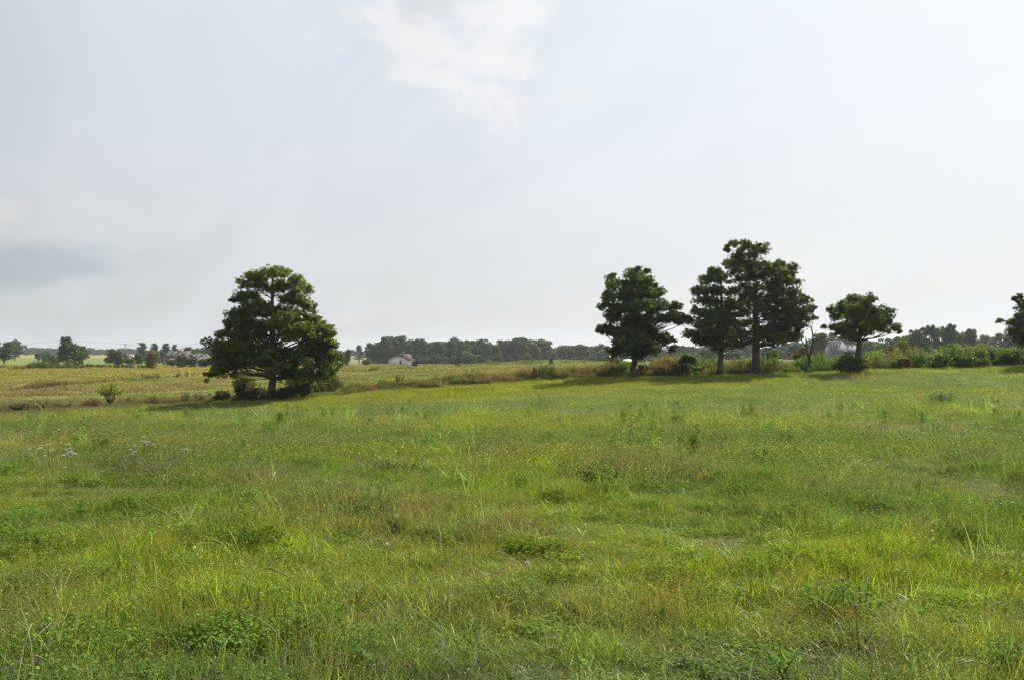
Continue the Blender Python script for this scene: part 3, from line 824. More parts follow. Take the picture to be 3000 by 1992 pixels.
# ------------------------------------------------------------------ scattering of small plants (one object each, uncountable)
def scatter(name, protos, P, rot, scl, idx, tint, label, cat):
    me = bpy.data.meshes.new(name)
    n = len(P)
    me.vertices.add(n)
    me.vertices.foreach_set('co', np.asarray(P, np.float32).reshape(-1))
    def at(nm, ty, key, arr):
        a = me.attributes.new(nm, ty, 'POINT'); a.data.foreach_set(key, np.asarray(arr).reshape(-1))
    at('rot', 'FLOAT_VECTOR', 'vector', rot.astype(np.float32))
    at('scl', 'FLOAT_VECTOR', 'vector', scl.astype(np.float32))
    at('idx', 'INT', 'value', idx.astype(np.int32))
    at('tint', 'FLOAT_COLOR', 'color', np.concatenate([tint, np.ones((n, 1))], 1).astype(np.float32))
    pc = bpy.data.collections.new(name + '_plants')
    for i, m in enumerate(protos):
        o = bpy.data.objects.new('%s_plant_%03d' % (name, i), m)
        pc.objects.link(o)
    o = link(name, me)
    tree = bpy.data.node_groups.new(name + '_scatter', 'GeometryNodeTree')
    tree.interface.new_socket('Geometry', in_out='INPUT', socket_type='NodeSocketGeometry')
    tree.interface.new_socket('Geometry', in_out='OUTPUT', socket_type='NodeSocketGeometry')
    T = NT(tree)
    gi = T.n('NodeGroupInput'); go = T.n('NodeGroupOutput')
    ci = T.n('GeometryNodeCollectionInfo')
    ci.inputs['Collection'].default_value = pc
    ci.inputs['Separate Children'].default_value = True
    ci.inputs['Reset Children'].default_value = True
    def na(nm, ty): return T.n('GeometryNodeInputNamedAttribute', data_type=ty, ins={'Name': nm})
    ip = T.n('GeometryNodeInstanceOnPoints')
    ip.inputs['Pick Instance'].default_value = True
    er = T.n('FunctionNodeEulerToRotation')
    L = tree.links.new
    L(gi.outputs[0], ip.inputs['Points'])
    L(ci.outputs[0], ip.inputs['Instance'])
    L(na('idx', 'INT').outputs['Attribute'], ip.inputs['Instance Index'])
    L(na('rot', 'FLOAT_VECTOR').outputs['Attribute'], er.inputs[0])
    L(er.outputs[0], ip.inputs['Rotation'])
    L(na('scl', 'FLOAT_VECTOR').outputs['Attribute'], ip.inputs['Scale'])
    L(ip.outputs[0], go.inputs[0])
    md = o.modifiers.new('scatter', 'NODES'); md.node_group = tree
    me.materials.append(M_GRASS)
    tag(o, label, cat, kind='stuff')
    return o

def blades(mb, n, R_, h, wd, r, cols, lean=.35, curl=.6, rpow=.5, segs=3, z0=0.0, base=None):
    """n grass blades in a disc of radius R_; h=(lo,hi), wd=(lo,hi); cols list of colours"""
    a = r.uniform(0, 2 * np.pi, n); q = R_ * r.random(n) ** rpow
    bx = np.cos(a) * q; by = np.sin(a) * q
    if base is not None: bx = base[:, 0]; by = base[:, 1]
    H = r.uniform(h[0], h[1], n); Wd = r.uniform(wd[0], wd[1], n)
    la = r.uniform(0, 2 * np.pi, n); ln = np.abs(r.normal(0, lean, n)); cu = np.abs(r.normal(0, curl, n))
    dx = np.cos(la); dy = np.sin(la)
    wa = r.uniform(0, np.pi, n); wx = np.cos(wa); wy = np.sin(wa)
    V = []
    for s in range(segs + 1):
        t = s / segs
        ang = ln + cu * t
        out = H * t * np.sin(np.minimum(ang, 2.2)); up = H * t * np.cos(np.minimum(ang, 1.9))
        w = Wd * (1 - t ** 1.6) * .5
        px = bx + dx * out; py = by + dy * out; pz = z0 + up
        if s < segs:
            V.append(np.stack([px - wx * w, py - wy * w, pz], 1)); V.append(np.stack([px + wx * w, py + wy * w, pz], 1))
        else: V.append(np.stack([px, py, pz], 1))
    k = 2 * segs + 1
    VV = np.stack(V, 1).reshape(-1, 3)
    base_i = np.arange(n)[:, None] * k
    quads = []
    for s in range(segs - 1):
        quads.append(base_i + np.array([[2 * s, 2 * s + 1, 2 * s + 3, 2 * s + 2]]))
    C = np.array(cols)[r.integers(0, len(cols), n)] * (1 + (r.random((n, 1)) - .5) * .8)
    C = np.concatenate([C, r.random((n, 1)) ** 2.5], 1)
    CC = np.repeat(C, k, axis=0)
    off = mb.n
    mb.v.append(VV); mb.c.append(CC); mb.n += len(VV)
    if quads: mb.f.append(('B', np.concatenate(quads) + off))
    mb.f.append(('B', base_i + np.array([[2 * segs - 2, 2 * segs - 1, 2 * segs]]) + off))

def leaflets(mb, P, size, r, cols, up=1.0, asp=.8):
    n = len(P)
    nrm = unit(n, r) * .6 + np.array([0, 0, up]); nrm /= np.linalg.norm(nrm, axis=1, keepdims=True)
    t = unit(n, r); t -= nrm * np.sum(t * nrm, 1, keepdims=True); t /= np.linalg.norm(t, axis=1, keepdims=True)
    b = np.cross(nrm, t)
    s = size * r.uniform(.7, 1.3, (n, 1))
    V = np.stack([P, P + t * s * .55 + b * s * asp * .5, P + t * s, P + t * s * .55 - b * s * asp * .5], 1).reshape(-1, 3)
    C = np.array(cols)[r.integers(0, len(cols), n)] * (1 + (r.random((n, 1)) - .5) * .4)
    C = np.concatenate([C, np.full((n, 1), .08)], 1)      # fourth channel: how waxy the surface is
    mb.bulk(V, np.arange(n * 4).reshape(n, 4), np.repeat(C, 4, axis=0))

# species colours (relative to the local tint)
c_g = [(.85, 1.0, .9), (1.05, 1.15, .9), (.5, .68, .65), (1.6, 1.65, 1.2), (.95, 1.1, 1.1)]
c_bl = [(.95, 1.05, 1.5), (1.05, 1.15, 1.9), (.8, 1.0, 1.2)]
c_dry = [(1.6, 1.25, 1.9), (1.35, 1.0, 1.5), (1.1, .82, 1.2), (1.9, 1.55, 2.6)]
c_brown = [(1.0, .65, .9), (.8, .5, .8), (1.3, .9, 1.3)]
c_dark = [(.55, .85, .8), (.6, .8, .6), (.7, .95, .9)]
near = []; kinds = []
def flecks(b, n, R_, h, size, r):
    """small seed heads, dead tips and scraps of leaf caught in the sward, the palest painted in as highlight specks"""
    P = np.stack([r.uniform(-R_, R_, n), r.uniform(-R_, R_, n), r.uniform(h[0], h[1], n)], 1)
    leaflets(b, P, size, r, [(1.0, .62, 1.5), (.7, .5, 1.0), (1.3, 1.0, 2.6), (1.9, 1.6, 5.0), (.45, .6, .7), (.45, .6, .6), (.8, 1.1, 1.2), (.6, .85, .8)], .2, .35)
def add(kind, mb):
    near.append(mb.mesh('grass_tuft', M_HERB if kind in ('clover', 'weed', 'dock', 'whiteclover') else M_GRASS)); kinds.append(kind)
for v in range(4):
    r = np.random.default_rng(3000 + v)
    b = MB(); blades(b, 120, .17, (.05, .19), (.003, .0065), r, c_g, .45, .9); blades(b, 26, .17, (.06, .2), (.0025, .005), r, c_dry, .8, .6)
    flecks(b, 70, .17, (.05, .19), .012, r); add('fine', b)
    b = MB(); blades(b, 56, .14, (.09, .25), (.005, .0095), r, c_g + c_bl[:2], .5, 1.2); blades(b, 60, .17, (.04, .14), (.003, .006), r, c_g + c_dark, .6, .8)
    add('broad', b)
    b = MB(); blades(b, 56, .16, (.10, .26), (.0024, .0042), r, c_dry + c_brown, .40, .6); blades(b, 60, .17, (.04, .16), (.0025, .005), r, c_g + c_dry[:1], .5, .7)
    flecks(b, 110, .17, (.08, .26), .013, r); add('dry', b)
    b = MB()
    P = np.stack([r.normal(0, .08, 150), r.normal(0, .08, 150), r.uniform(.02, .13, 150)], 1)
    for j in range(3): leaflets(b, P + r.normal(0, .006, P.shape), .020, r, c_dark + c_g[:2], 1.2, .9)
    blades(b, 40, .16, (.05, .16), (.002, .004), r, c_g + c_brown, .4, .6)
    add('clover', b)
for v in range(3):
    r = np.random.default_rng(3100 + v)
    b = MB()   # glaucous tall fescue
    blades(b, 34, .07, (.20, .42), (.006, .011), r, c_bl, .45, 1.3, segs=5); blades(b, 50, .12, (.05, .2), (.003, .006), r, c_g, .4, .8)
    add('blue', b)
    b = MB()   # plantain stalks with brown heads
    for j in range(4):
        x, y = r.normal(0, .07, 2); h = r.uniform(.16, .34); lx, ly = r.normal(0, .05, 2)
        cst = np.array([1.0, .9, .9]); b.tube([(x, y, 0), (x + lx * .5, y + ly * .5, h * .55), (x + lx, y + ly, h)], [.0014, .0012, .001], 3, col=cst)
        b.tube([(x + lx, y + ly, h - .005), (x + lx * 1.03, y + ly * 1.03, h + .012), (x + lx * 1.1, y + ly * 1.1, h + .035)], [.002, .0034, .001], 5, col=(1.1, .62, 1.3))
    add('plantain', b)
    b = MB()   # long bent straws
    for j in range(3):
        x, y = r.normal(0, .05, 2); h = r.uniform(.3, .5); a = r.uniform(0, 6.28); l = r.uniform(.08, .3)
        pts = [(x + math.cos(a) * l * t ** 2.2, y + math.sin(a) * l * t ** 2.2, h * (t - .25 * t ** 3)) for t in np.linspace(0, 1, 6)]
        b.tube(pts, [.0022, .002, .0018, .0016, .0013, .0008], 3, col=(1.9, 1.6, 2.4))
        if j == 0: b.tube([pts[4], pts[5], (pts[5][0] + math.cos(a) * .03, pts[5][1] + math.sin(a) * .03, pts[5][2] - .005)], [.001, .004, .001], 5, col=(1.6, 1.1, 1.8))
    add('straw', b)
    b = MB()   # feathery ragweed like herb
    for j in range(3):
        x, y = r.normal(0, .05, 2); h = r.uniform(.14, .30)
        b.tube([(x, y, 0), (x + r.normal() * .02, y + r.normal() * .02, h)], [.003, .0015], 4, col=(.8, .7, .8))
        m = 90
        zz = r.uniform(.25, 1.0, m); aa = r.uniform(0, 6.28, m); q = .085 * (1.15 - zz) * r.uniform(.3, 1.2, m)
        P = np.stack([x + np.cos(aa) * q, y + np.sin(aa) * q, zz * h], 1)
        leaflets(b, P, .034, r, [(.85, 1.15, 1.3), (.75, 1.05, 1.0), (1.05, 1.2, 1.3)], .9, .35)
    add('weed', b)
    b = MB()   # white clover flower heads
    for j in range(3):
        x, y = r.normal(0, .09, 2); h = r.uniform(.08, .15)
        b.tube([(x, y, 0), (x, y, h)], [.001, .001], 3, col=(.8, 1, .8))
        b.ball((x, y, h), (.008, .008, .008), 6, 4, col=(3.3, 2.7, 11))
    add('whiteclover', b)
    b = MB()   # broad dock like leaves
    P = np.stack([r.normal(0, .05, 14), r.normal(0, .05, 14), r.uniform(.02, .09, 14)], 1)
    leaflets(b, P, .10, r, [(.6, .95, .7), (.8, 1.1, .7), (.7, 1.0, 1.2)], .6, .45)
    add('dock', b)
kinds = np.array(kinds)
def pick(kind, n, r):
    c = np.where(kinds == kind)[0]; return c[r.integers(0, len(c), n)]
def field_points(y0, y1, dens, r, wid=.62, pad=2.0):
    A = wid * (y1 ** 2 - y0 ** 2) + 2 * pad * (y1 - y0)
    n = int(A * dens)
    t = r.random(n)
    # inverse sampling of width growing with distance
    ys = np.sqrt(y0 ** 2 + t * (y1 ** 2 - y0 ** 2))
    xs = r.uniform(-1, 1, n) * (wid * ys + pad)
    return xs, ys
r = np.random.default_rng(11)
PX = []; PI = []; PT = []; PS = []
def _spots(lst):
    o = []
    for (px, py, a, b) in lst:
        Y_ = np.linspace(3, 70, 8000); X_ = (px - 1500) / F * Y_
        i = np.argmax(HZ + (CAMZ - gh(X_, Y_)) / Y_ * F <= py); o.append((X_[i], Y_[i], a, b))
    return o
HOLLOW = _spots([(760, 1600, .45, .28), (930, 1590, .4, .2), (1540, 1640, .6, .22), (1780, 1640, .5, .2), (1980, 1650, .45, .2), (560, 1900, .28, .16), (650, 1950, .3, .12), (1550, 1810, .16, .12),
                 (2480, 1930, .3, .14), (2650, 1950, .3, .12), (300, 1730, .3, .12), (1330, 1700, .4, .14), (2230, 1690, .25, .12), (1250, 1400, .5, .3), (2830, 1640, .5, .2), (60, 1560, .5, .2)])
DRYSP = _spots([(1520, 1560, .35, .3), (2150, 1610, .22, .2), (40, 1890, .25, .15), (800, 1420, .5, .4), (1560, 1250, 1.6, 1.2), (400, 1460, .7, .5), (2560, 1880, .22, .12), (1000, 1990, .3, .1), (2700, 1430, .8, .4), (1280, 1500, .5, .3)])
LIMESP = _spots([(820, 1800, .5, .2), (480, 1880, .4, .2), (1850, 1560, .7, .4), (1700, 1900, .5, .15), (1230, 1750, .4, .15), (1980, 1490, .9, .5), (250, 1960, .4, .1), (2350, 1430, .9, .5)])
def near_spots(x, y, lst):
    v = np.zeros(len(x))
    for (a, b, c, d) in lst: v = np.maximum(v, np.exp(-((x - a) / c) ** 2 - ((y - b) / d) ** 2))
    return v
def sow(kind, dens, y0=2.2, y1=12.5, s=(.8, 1.25), cond=None, tmul=(1, 1, 1)):
    x, y = field_points(y0, y1, dens, r)
    if cond is not None:
        p = cond(x, y); m = r.random(len(x)) < p; x, y = x[m], y[m]
    n = len(x)
    hgt = .40 + .88 * sstep(.25, .75, fbm(x * 1.1, y * 1.1, 123, 3))
    sc = r.uniform(s[0], s[1], n)
    hol = near_spots(x, y, HOLLOW)
    if kind in ('fine', 'broad', 'dry', 'blue'): hgt = hgt * (1 - .62 * hol)
    PX.append(np.stack([x, y], 1)); PI.append(pick(kind, n, r)); PS.append(np.stack([sc, sc, sc * hgt], 1))
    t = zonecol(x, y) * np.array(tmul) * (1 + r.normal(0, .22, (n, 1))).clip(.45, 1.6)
    dr = near_spots(x, y, DRYSP)[:, None] * .55; lm = near_spots(x, y, LIMESP)[:, None] * .75
    t = t * (1 - dr) + np.array([[.215, .185, .095]]) * dr
    t = t * (1 - lm) + np.array([[.235, .30, .045]]) * lm
    PT.append(t)
lush = lambda x, y: sstep(.42, .62, fbm(x * .55 + 3, y * .7, 201, 3))
dryp = lambda x, y: sstep(.47, .66, fbm(x * .6 + 9, y * .75, 202, 3))
clov = lambda x, y: sstep(.46, .60, fbm(x * .7 + 1, y * .9, 203, 3))
bluep = lambda x, y: sstep(.55, .68, fbm(x * .5 + 7, y * .8, 204, 2))
plan = lambda x, y: sstep(.5, .66, fbm(x * .6 + 2, y * .8, 205, 2))
sow('fine', 40, s=(.6, 1.1)); sow('fine', 34, cond=lush, s=(.7, 1.2), tmul=(1.2, 1.22, .85))
sow('broad', 22, s=(.6, 1.1)); sow('dry', 20, s=(.6, 1.1)); sow('dry', 36, s=(.7, 1.15), cond=dryp)
sow('clover', 3.5); sow('clover', 5, cond=clov)
sow('blue', 2.5, cond=bluep); sow('blue', .5)
sow('plantain', 3, s=(.65, 1.0), cond=plan); sow('plantain', .8, s=(.65, 1.0)); sow('straw', 3.2)
sow('dry', 60, cond=lambda x, y: near_spots(x, y, DRYSP) * .5); sow('fine', 60, cond=lambda x, y: near_spots(x, y, LIMESP))
sow('dock', 1, s=(.6, .9), cond=lambda x, y: near_spots(x, y, HOLLOW))
sow('weed', .3, s=(.5, .8)); sow('weed', 1.6, s=(.6, 1.0), cond=lambda x, y: sstep(.56, .68, fbm(x * .5 + 11, y * .7, 206, 2)))
sow('whiteclover', 1.0); sow('dock', .6)

# middle and far swards: coarser tufts
mid = []
for v in range(5):
    q = np.random.default_rng(3300 + v)
    b = MB(); blades(b, 260, .42, (.05, .18), (.006, .010), q, c_g + [(1.5, 1.25, 1.1), (1.2, .9, 1.0), (.7, .9, .8)], .4, .8, segs=2)
    blades(b, 46, .42, (.12, .27), (.004, .007), q, c_dry[:3] + c_brown, .35, .7, segs=3)
    blades(b, 14, .42, (.1, .24), (.008, .013), q, c_bl, .6, 1.0, segs=3)
    P = np.stack([q.uniform(-.35, .35, 80), q.uniform(-.35, .35, 80), q.uniform(.02, .13, 80)], 1)
    leaflets(b, P, .035, q, c_dark + c_g, 1.0, .8)
    flecks(b, 330, .42, (.05, .22), .022, q)
    mid.append(b.mesh('grass_patch', M_GRASS))
far = []
for v in range(4):
    q = np.random.default_rng(3400 + v)
    b = MB(); blades(b, 300, .95, (.06, .22), (.014, .026), q, c_g + [(1.4, 1.15, 1.1), (.7, .85, .8)], .5, .6, segs=2)
    blades(b, 46, .95, (.14, .32), (.008, .015), q, c_dry[:3] + c_brown[:2], .35, .6, segs=2)
    flecks(b, 320, .95, (.06, .24), .045, q)
    far.append(b.mesh('grass_patch', M_GRASS))
vfar = []
for v in range(3):
    q = np.random.default_rng(3500 + v)
    b = MB(); blades(b, 330, 2.6, (.08, .28), (.05, .10), q, c_g + [(1.3, 1.1, 1.1), (.7, .8, .8)], .5, .6, segs=2)
    blades(b, 26, 2.6, (.2, .5), (.03, .05), q, c_brown + c_dry[:2], .3, .4, segs=2)
    vfar.append(b.mesh('grass_patch', M_GRASS))
protos = near + mid + far + vfar
o1 = len(near); o2 = o1 + len(mid); o3 = o2 + len(far)
def sow2(o, cnt, dens, y0, y1, s, pad=3.0, keep=None, zs=1.0, tm=1.0):
    x, y = field_points(y0, y1, dens, r, pad=pad)
    if keep is not None:
        m = keep(x, y); x, y = x[m], y[m]
    n = len(x)
    sc = r.uniform(s[0], s[1], n); hg = .42 + .72 * sstep(.25, .75, fbm(x * .5, y * .35, 124, 3))
    PX.append(np.stack([x, y], 1)); PI.append(o + r.integers(0, cnt, n)); PS.append(np.stack([sc, sc, sc * hg * zs], 1))
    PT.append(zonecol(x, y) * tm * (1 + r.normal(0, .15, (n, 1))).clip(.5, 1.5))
sow2(o1, len(mid), 8.5, 11.0, 24, (.8, 1.25))
sow2(o1, len(mid), 6.0, 24, 40, (.95, 1.5))
sow2(o2, len(far), 2.6, 36, 64, (.8, 1.2))
sow2(o2, len(far), 2.2, 64, 76, (.8, 1.2))
sow2(o3, len(vfar), .20, 74, 150, (.7, 1.1), pad=8, zs=.8)
sow2(o3, len(vfar), .11, 150, 330, (1.0, 1.5), pad=8, zs=.8)
for kd, dn in (('weed', .5), ('blue', .7), ('straw', .5), ('dry', .7), ('whiteclover', .25), ('plantain', .4)):
    sow(kd, dn, 12.5, 30, (1.0, 1.7))
PX = np.concatenate(PX); PI = np.concatenate(PI); PT = np.concatenate(PT).clip(.004, .6); PS = np.concatenate(PS)
Z = gh(PX[:, 0], PX[:, 1]) - .008
n = len(PX)
rot = np.stack([r.normal(0, .06, n), r.normal(0, .06, n), r.uniform(0, 6.283, n)], 1)
grass = scatter('grass', protos, np.concatenate([PX, Z[:, None]], 1), rot, PS, PI, PT,
        'uneven green and yellowing meadow grass with clover and dry stems covering the field', 'grass')
print('grass instances', n)
# ------------------------------------------------------------------ undergrowth along the fence rows
wd = []
def wadd(b): wd.append(b.mesh('weed_plant', M_HERB))
for v in range(3):
    q = np.random.default_rng(3600 + v)
    b = MB()   # 0,3,6: leafy upright weed, 1 m
    for j in range(9):
        x, y = q.normal(0, .16, 2); h = q.uniform(.65, 1.05); lx, ly = q.normal(0, .10, 2)
        b.tube([(x, y, 0), (x + lx, y + ly, h)], [.008, .004], 3, col=(.9, .7, .8))
        m = 60; t = q.uniform(.15, 1.05, m); aa = q.uniform(0, 6.28, m); rr_ = .11 * (1.3 - t)
        P = np.stack([x + lx * t + np.cos(aa) * rr_ * q.random(m), y + ly * t + np.sin(aa) * rr_ * q.random(m), t * h], 1)
        leaflets(b, P, .11, q, c_g + c_dark[:1], .5, .35)
    wadd(b)
    b = MB()   # 1,4,7: rusty seed heads and dead stalks
    for j in range(11):
        x, y = q.normal(0, .17, 2); h = q.uniform(.6, 1.1); lx, ly = q.normal(0, .12, 2)
        b.tube([(x, y, 0), (x + lx, y + ly, h)], [.007, .004], 3, col=(1.2, .8, 1.2))
        m = 34; t = q.uniform(.5, 1.04, m)
        P = np.stack([x + lx * t + q.normal(0, .035, m), y + ly * t + q.normal(0, .035, m), t * h], 1)
        leaflets(b, P, .07, q, [(1.3, .95, 1.0), (1.0, .8, .8), (1.6, 1.35, 1.4), (.9, 1.05, .8)], .2, .5)
    blades(b, 60, .25, (.3, .75), (.012, .02), q, c_g + c_dry[:2], .3, .5, segs=2)
    wadd(b)
    b = MB()   # 2,5,8: bramble mound
    m = 620; d = unit(m, q) * q.random((m, 1)) ** .4
    P = d * np.array([[.36, .36, .42]]) + np.array([0, 0, .45])
    leaflets(b, P, .10, q, c_dark + c_g, .7, .7)
    for j in range(6):
        a = q.uniform(0, 6.28); b.tube([(0, 0, 0), (math.cos(a) * .2, math.sin(a) * .2, .5), (math.cos(a) * .42, math.sin(a) * .42, .85)], [.01, .007, .003], 3, col=(.8, .6, .8))
    wadd(b)
q = np.random.default_rng(77)
UP = []; US = []; UI = []; UT = []
_top = [(985,1140,1118),(1060,1134,1108),(1150,1132,1104),(1260,1130,1100),(1400,1126,1094),(1500,1120,1090),(1600,1116,1076),(1700,1110,1068),(1800,1108,1064),(1880,1106,1064),
        (1960,1102,1052),(2000,1101,1040),(2050,1099,1056),(2110,1097,1050),(2200,1094,1044),(2260,1092,1044),(2330,1088,1046),(2400,1084,1038),(2450,1082,1030),(2540,1080,1034),
        (2600,1080,1022),(2650,1080,1016),(2700,1081,1022),(2780,1082,1024),(2860,1082,1018),(2940,1081,1020),(3060,1080,1024),(3300,1080,1022)]
tx = np.array([t[0] for t in _top]); tb_ = np.array([t[1] for t in _top]); tt = np.array([t[2] for t in _top])
def hedge(n, x0, x1, dep, wgt, hm=(.55, 1.12), tm=(1, 1, 1)):
    px = q.uniform(x0, x1, n); dy = q.random(n) ** 1.1 * dep
    Yb = yf((px - 1500) / F * 70) + .4 + (fbm(px * .02, px * 0, 31, 2) - .5) * 1.6
    Y = Yb + dy; X = (px - 1500) / F * Y
    hh = np.interp(px, tx, tb_ - tt) * 70 / F
    hh = hh * q.uniform(hm[0], hm[1], n) * (.45 + .95 * fbm(px * .03, dy * .5, 35, 3)) * (.55 + .5 * sstep(0, 1.6, dy))
    kindn = fbm(px * .012 + 4, dy * .3, 41, 3) + q.normal(0, .10, n)
    kd = np.where(kindn < wgt[0], 1, np.where(kindn < wgt[1], 2, 0))
    ii = kd + 3 * q.integers(0, 3, n)
    gcol = np.array([.115, .175, .042]); ocol = np.array([.175, .190, .065]); bcol = np.array([.19, .185, .085]); lcol = np.array([.16, .24, .055])
    a = fbm(px * .02, dy * .2 + 3, 51, 3)[:, None]; b_ = fbm(px * .03 + 9, dy * .2, 53, 3)[:, None]
    c = gcol * (1 - sstep(.4, .6, a)) + ocol * sstep(.4, .6, a)
    c = c * (1 - sstep(.52, .7, b_) * .7) + lcol * sstep(.52, .7, b_) * .7
    c = np.where((kd == 1)[:, None], bcol * .6 + c * .4, c)
    UP.append(np.stack([X, Y, gh(X, Y) - .03], 1)); s = hh
    w_ = np.maximum(hh, .45) * q.uniform(.75, 1.2, n)
    US.append(np.stack([w_, w_, s], 1)); UI.append(ii); UT.append(c * np.array([tm]) * (1 + q.normal(0, .12, (n, 1))))
hedge(860, 985, 1560, 1.8, (.60, .64), (.75, 1.3), (1.3, 1.15, 1.25))
hedge(860, 1500, 1980, 3.0, (.50, .58), (.6, 1.05), (1.2, 1.12, 1.15))
hedge(1900, 1900, 3330, 5.5, (.46, .54), (.38, .98), (1.15, 1.12, 1.1))
# low rank growth along the fence further left and round the solitary tree
def strip(n, pxa, pya, pxb, pyb, dep, h, cols, kd, yy=None):
    t = q.random(n)
    px = pxa + (pxb - pxa) * t; py = pya + (pyb - pya) * t
    for i in range(n):
        X, Y = on_ray(px[i], py[i])
        Y += q.uniform(-.5, .5) * dep; X = (px[i] - 1500) / F * Y
        hh = q.uniform(*h) * (.5 + vnoise(px[i] * .03, 3.0, 5))
        UP.append(np.array([[X, Y, ghf(X, Y) - .02]])); US.append(np.array([[max(hh, .4), max(hh, .4), hh]]))
        UI.append(np.array([kd[q.integers(0, len(kd))] + 3 * q.integers(0, 3)])); UT.append((np.array(cols[q.integers(0, len(cols))]) * q.uniform(.75, 1.25))[None])
OL = (.15, .15, .055); BR = (.17, .135, .07); GR = (.11, .16, .04); TN = (.25, .21, .10)
strip(170, -60, 1208, 300, 1192, 1.6, (.2, .55), [OL, BR, TN, GR], [1, 1, 0])
strip(90, 10, 1200, 100, 1196, 2.0, (.25, .5), [(.08, .10, .035), OL, BR], [0, 1, 2])
strip(170, 330, 1184, 720, 1172, 2.0, (.2, .6), [OL, BR, TN, TN], [1, 1, 0])
strip(200, 820, 1168, 1000, 1142, 1.8, (.6, 1.2), [(.08, .11, .03), BR, OL], [0, 1, 2])
strip(120, 650, 1174, 860, 1168, 2.2, (.4, .9), [(.08, .11, .03), (.11, .10, .045), OL], [0, 1, 2])
strip(170, 30, 1142, 520, 1104, 3.0, (.3, .75), [BR, OL, OL, (.14, .11, .06)], [1])
strip(110, 520, 1104, 1060, 1088, 6.0, (.3, .8), [BR, OL, OL], [1])
strip(120, 1060, 1090, 1250, 1078, 8.0, (.3, .8), [BR, OL, GR], [1, 0])
strip(110, 0, 1082, 260, 1079, 14.0, (.8, 1.8), [OL, GR, (.10, .09, .045)], [0, 1, 2])
strip(90, 230, 1078, 440, 1077, 8.0, (.6, 1.5), [(.07, .11, .04), GR, OL], [0, 2])
strip(120, 1390, 1068, 1740, 1062, 10.0, (.6, 1.2), [GR, OL, TN], [0, 1])
UP = np.concatenate(UP); US = np.concatenate(US); UI = np.concatenate(UI); UT = np.concatenate(UT).clip(.004, .6)
n = len(UP)
rot = np.stack([q.normal(0, .08, n), q.normal(0, .08, n), q.uniform(0, 6.283, n)], 1)
scatter('undergrowth', wd, UP, rot, US, UI, UT, 'tangle of tall green and rusty weeds growing along the fence rows', 'undergrowth')

# ------------------------------------------------------------------ shrubs and single plants along the fence
def shrub(name, label, px, base, top, w, col, seed, Y=None, per=40, leaf=(.13, .08), dens=1.0, cat='shrub', dep=None, up=.6, stems=9, tan=0.0, hollow=.25, group=None, flat=False):
    r = np.random.default_rng(seed)
    if Y is None: X, Y = on_ray(px, base)
    else: X = (px - 1500) / F * Y
    z = ghf(X, Y); kk = Y / F
    h = CAMZ - (top - HZ) * kk - z; wd_ = w * kk / 2; dp = dep or wd_
    rt = empty(name, (X, Y, z)); tag(rt, label, cat, group)
    n = int(dens * 34 * max(wd_ * dp, .15) ** .5 * h ** .7 * 1.6)
    d = unit(n, r) * r.random((n, 1)) ** .4
    C = d * np.array([wd_ * .86, dp * .86, h * .5 * (1 - hollow)]) + np.array([0, 0, h * (.5 + hollow * .42)])
    if flat: C[:, 2] = h * (.72 + .2 * r.random(n)) - .25 * h * (C[:, 0] / wd_) ** 2
    q = .10 + .12 * min(wd_, 1.5)
    b = MB(); leafcloud(b, C, np.tile([[q * 1.2, q * 1.2, q * .8]], (n, 1)) * r.uniform(.7, 1.3, (n, 1)), per, leaf[0], leaf[1], r, col, up=up, tan=tan)
    s = MB()
    for i in range(stems):
        e = C[r.integers(0, n)]
        s.tube([(e[0] * .08, e[1] * .08, -.1), (e[0] * .4, e[1] * .4, e[2] * .55), tuple(e)], [.03 + .01 * h, .02, .006], 5)
    s.obj('stem', M_BARK, rt, True); b.obj('foliage', M_LEAF, rt)
    return rt
shrub('leafy_shrub', 'dense dark shrub round the foot of the small spreading tree', 2495, 1090, 1036, 108, (.060, .098, .028), 21, Y=67.0, dep=1.1, hollow=.0)
shrub('sapling', 'dark umbrella-shaped sapling left of the touching pair of trees', 2014, 1103, 1040, 66, (.07, .11, .026), 22, Y=69.2, flat=True, stems=10, cat='sapling', dens=.9)
shrub('leafy_shrub', 'purplish brown bush under the boughs left of the sapling', 1985, 1104, 1064, 70, (.10, .10, .05), 23, Y=70.0, tan=.35)
shrub('leafy_shrub', 'grey green rounded bush above the weeds between the tallest tree and the dead tree', 2262, 1090, 1024, 46, (.085, .12, .055), 24, Y=77.0)
shrub('leafy_shrub', 'dull brown bush behind the dead tree', 2345, 1088, 1018, 66, (.10, .105, .055), 25, Y=79.0, tan=.3)
shrub('willow_shrub', 'tall feathery yellow green shrub rising above the hedge left of the dark oak clump', 2644, 1082, 988, 40, (.125, .155, .028), 26, Y=74.0, up=.1, leaf=(.16, .035))
shrub('willow_shrub', 'narrow feathery light green shrub right of the small spreading tree', 2572, 1082, 1004, 24, (.10, .15, .035), 27, Y=75.0, up=.1, leaf=(.16, .035))
shrub('willow_shrub', 'feathery green shrub midway between the small tree and the tall feathery one', 2608, 1082, 1004, 34, (.10, .14, .035), 28, Y=76.0, up=.1, leaf=(.16, .035))
shrub('leafy_shrub', 'dark rusty bush at the foot of the tall feathery shrub', 2650, 1082, 1045, 46, (.10, .09, .045), 29, Y=70.5, tan=.3)
for i, (px, top, w, lab) in enumerate([(2752, 1034, 66, 'left mound of bright broad-leaved vine in the right hedge'), (2828, 1034, 74, 'right mound of bright broad-leaved vine in the right hedge')]):
    shrub('vine_mound', lab, px, 1084, top, w, (.065, .135, .028), 30 + i, Y=69.4, leaf=(.20, .17), per=22, cat='vine', hollow=0, group='vine mounds in the hedge')
shrub('leafy_shrub', 'broad green bush in the hedge near the right edge', 2960, 1082, 1026, 70, (.062, .092, .030), 33, Y=71.0)
